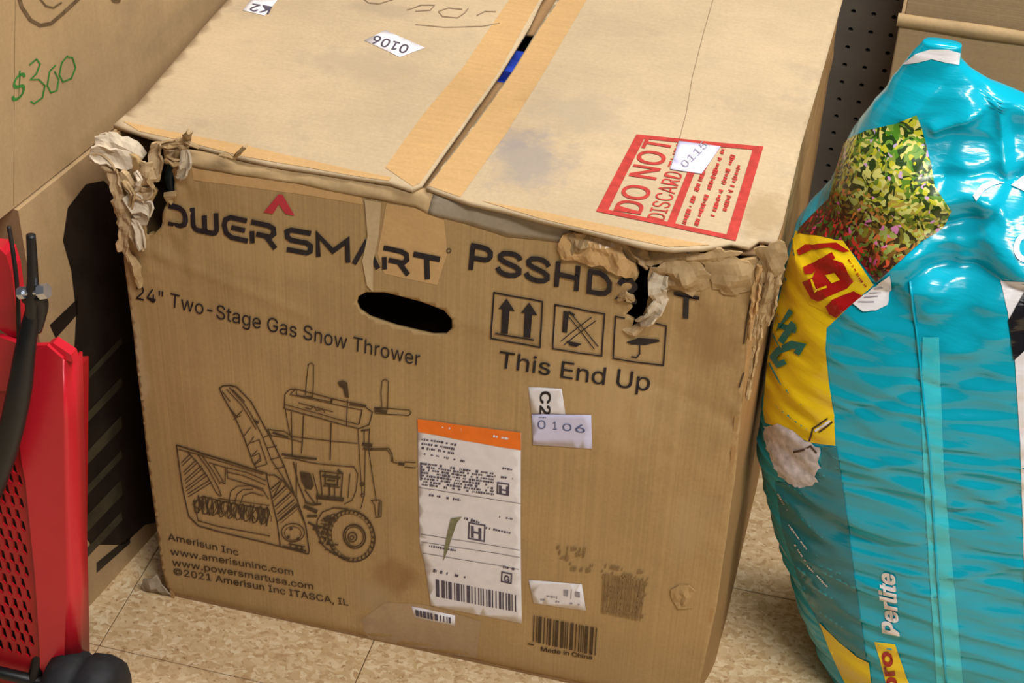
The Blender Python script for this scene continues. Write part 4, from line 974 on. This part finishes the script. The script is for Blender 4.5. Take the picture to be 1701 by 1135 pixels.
# ================================================================== red machine on the left
YM = -0.19
RB = on_plane(133, 1092, 1, YM); xm = RB.x
UPV = Vector((0, math.sin(math.radians(5)), math.cos(math.radians(5)))); NM = Vector((1, 0, 0)).cross(UPV).normalized()
if NM.dot(CAM - RB) < 0: NM = -NM
RM = empty('red_machine', (xm - 0.12, YM + 0.1, 0)); tag(RM, 'red metal machine with perforated guard and black handle at the left edge', 'machine')
def K(px, py, eps=0.0, back=0.0): return on_general(px, py, RB - NM * back, NM) + NM * eps
def plate(name, poly, mat, back=0.0, thick=0.004, holes=(), step=40):
    p, f = fill(poly, step, holes); o = mesh_obj(name, [K(x, y, 0, back) for x, y in p], f, mat, RM); fix_facing(o); return solidify(o, thick)
plate('flange_panel', [(78, 574), (104, 596), (106, 700), (108, 850), (110, 980), (106, 1130), (66, 1130), (66, 1080), (58, 960), (42, 800), (36, 770), (20, 640), (40, 590)], M['red'])
# bent right edge of the flange
e1 = [(104, 596), (106, 700), (108, 850), (110, 980), (106, 1130)]; e2 = [(122, 602), (125, 700), (129, 850), (133, 980), (136, 1110)]
vs_ = []; fs = []
for i, (p, q) in enumerate(zip(e1, e2)): a = K(*p); b = K(*q, 0, 0.016); vs_ += [a, a.lerp(b, 0.5) + NM * 0.002, b, b - NM * 0.02]
for i in range(4):
    for k in range(3): fs.append((i * 4 + k, i * 4 + k + 1, i * 4 + 5 + k, i * 4 + 4 + k))
o = mesh_obj('bent_edge', vs_, fs, M['red'], RM, True); fix_facing(o); solidify(o, 0.003)
plate('flange_top', [(78, 574), (88, 570), (118, 590), (122, 603), (104, 597)], M['red'], 0.004, 0.012)
# perforated guard: staggered slanted slots
slots = []
for r in range(17):
    for c_ in range(-18, 4):
        x = 8 + c_ * 15 + (7.5 if r % 2 else 0) + r * 1.4; y = 775 + r * 19 + c_ * 4
        xr_ = 36 + (y - 770) * 0.085
        if -250 < x < xr_ - 6: slots.append([(x - 4, y - 10), (x + 2, y - 7), (x + 5.5, y + 7), (x + 3, y + 11), (x - 3, y + 5)])
plate('perforated_guard', [(-260, 640), (24, 650), (36, 760), (44, 800), (60, 960), (68, 1080), (68, 1150), (-260, 1150)], M['red_dark'], 0.006, 0.003, slots, 26)
plate('guard_backing', [(-260, 640), (30, 650), (68, 1080), (68, 1150), (-260, 1150)], M['black'], 0.05, 0.003)
plate('upper_cover', [(-240, 395), (0, 414), (10, 424), (18, 450), (26, 510), (32, 572), (0, 548), (-240, 530)], M['red'], 0.01, 0.02)
plate('shoulder_panel', [(-240, 548), (0, 560), (40, 575), (78, 574), (60, 640), (20, 650), (-240, 645)], M['red'], 0.002, 0.006)
# body behind the panels, down to the floor
gb = [K(-260, 640, 0, .055), K(112, 640, 0, .055), K(112, 1120, 0, .055), K(-260, 1120, 0, .055)]
bk = [Vector((p.x, p.y + 0.05, p.z)) for p in gb]
mesh_obj('housing', gb + bk, [(0, 1, 2, 3), (4, 5, 6, 7), (0, 1, 5, 4), (1, 2, 6, 5), (2, 3, 7, 6), (3, 0, 4, 7)], M['red_dark'], RM)
def Kt(px, py, lift): return K(px, py, lift)
tube('handle_tube', [Kt(66, 500, .012), Kt(60, 560, .022), Kt(54, 620, .026), Kt(40, 690, .028), Kt(18, 760, .028), Kt(-8, 815, .028), Kt(-60, 880, .028)], [.007, .010, .012, .0125, .0125, .0125, .0125], M['black'], RM, 14)
tube('lever_rod', [Kt(68, 374, .02), Kt(70, 410, .02), Kt(71, 450, .02), Kt(68, 485, .018), Kt(64, 525, .014)], [.0045, .005, .0055, .007, .006], M['black'], RM, 10)
tube('bracket', [Kt(52, 490, .010), Kt(60, 476, .014), Kt(76, 478, .016), Kt(78, 500, .012), Kt(72, 540, .012)], [.005, .007, .008, .007, .004], M['black'], RM, 8)
tube('bolt_shank', [Kt(54, 468, .022), Kt(92, 464, .022)], .003, M['zinc'], RM, 8, False, 1)
tube('bolt_head', [Kt(84, 466, .022), Kt(97, 464, .022)], [.0075, .0075], M['zinc'], RM, 6, False, 1)
tube('bolt_nut', [Kt(50, 468, .022), Kt(59, 467, .022)], [.006, .006], M['zinc'], RM, 6, False, 1)
tube('control_cable', [Kt(6, 384, -.01), Kt(16, 420, -.006), Kt(28, 470, 0), Kt(34, 520, .004), Kt(36, 575, .006)], .0022, M['cable'], RM, 8)
# rubber wheel foot
wc = on_plane(140, 1150, 2, 0.047); wx = wc.x
prof = [(-.042, 0), (-.042, .026), (-.038, .036), (-.026, .0435), (-.006, .0435), (-.001, .040), (.003, .0445), (.020, .0465), (.034, .043), (.041, .034), (.043, .02), (.043, 0)]
vs_ = []; fs = []; n = 36
for px_, r in prof:
    for k in range(n): a = 2 * math.pi * k / n; rr = r * (1.0 - (0.03 if k % 3 == 0 and r > .04 else 0)); vs_.append((wx + px_, wc.y + rr * math.cos(a), 0.047 + rr * math.sin(a)))
for i in range(len(prof) - 1):
    for k in range(n): k2 = (k + 1) % n; fs.append((i * n + k, i * n + k2, (i + 1) * n + k2, (i + 1) * n + k))
mesh_obj('rubber_wheel', vs_, fs, M['rubber'], RM, True)
mesh_obj('rubber_wheel', [(v[0] - 0.26, v[1], v[2]) for v in vs_], fs, M['rubber'], RM, True)
tube('axle', [(wx - 0.26, wc.y, 0.047), (wx, wc.y, 0.047)], 0.007, M['black'], RM, 10, True, 1)
for ax_ in (-0.06, -0.20): tube('axle_bracket', [(wx + ax_, wc.y, 0.047), (wx + ax_, YM + 0.075, 0.13)], 0.008, M['black'], RM, 8, True, 1)
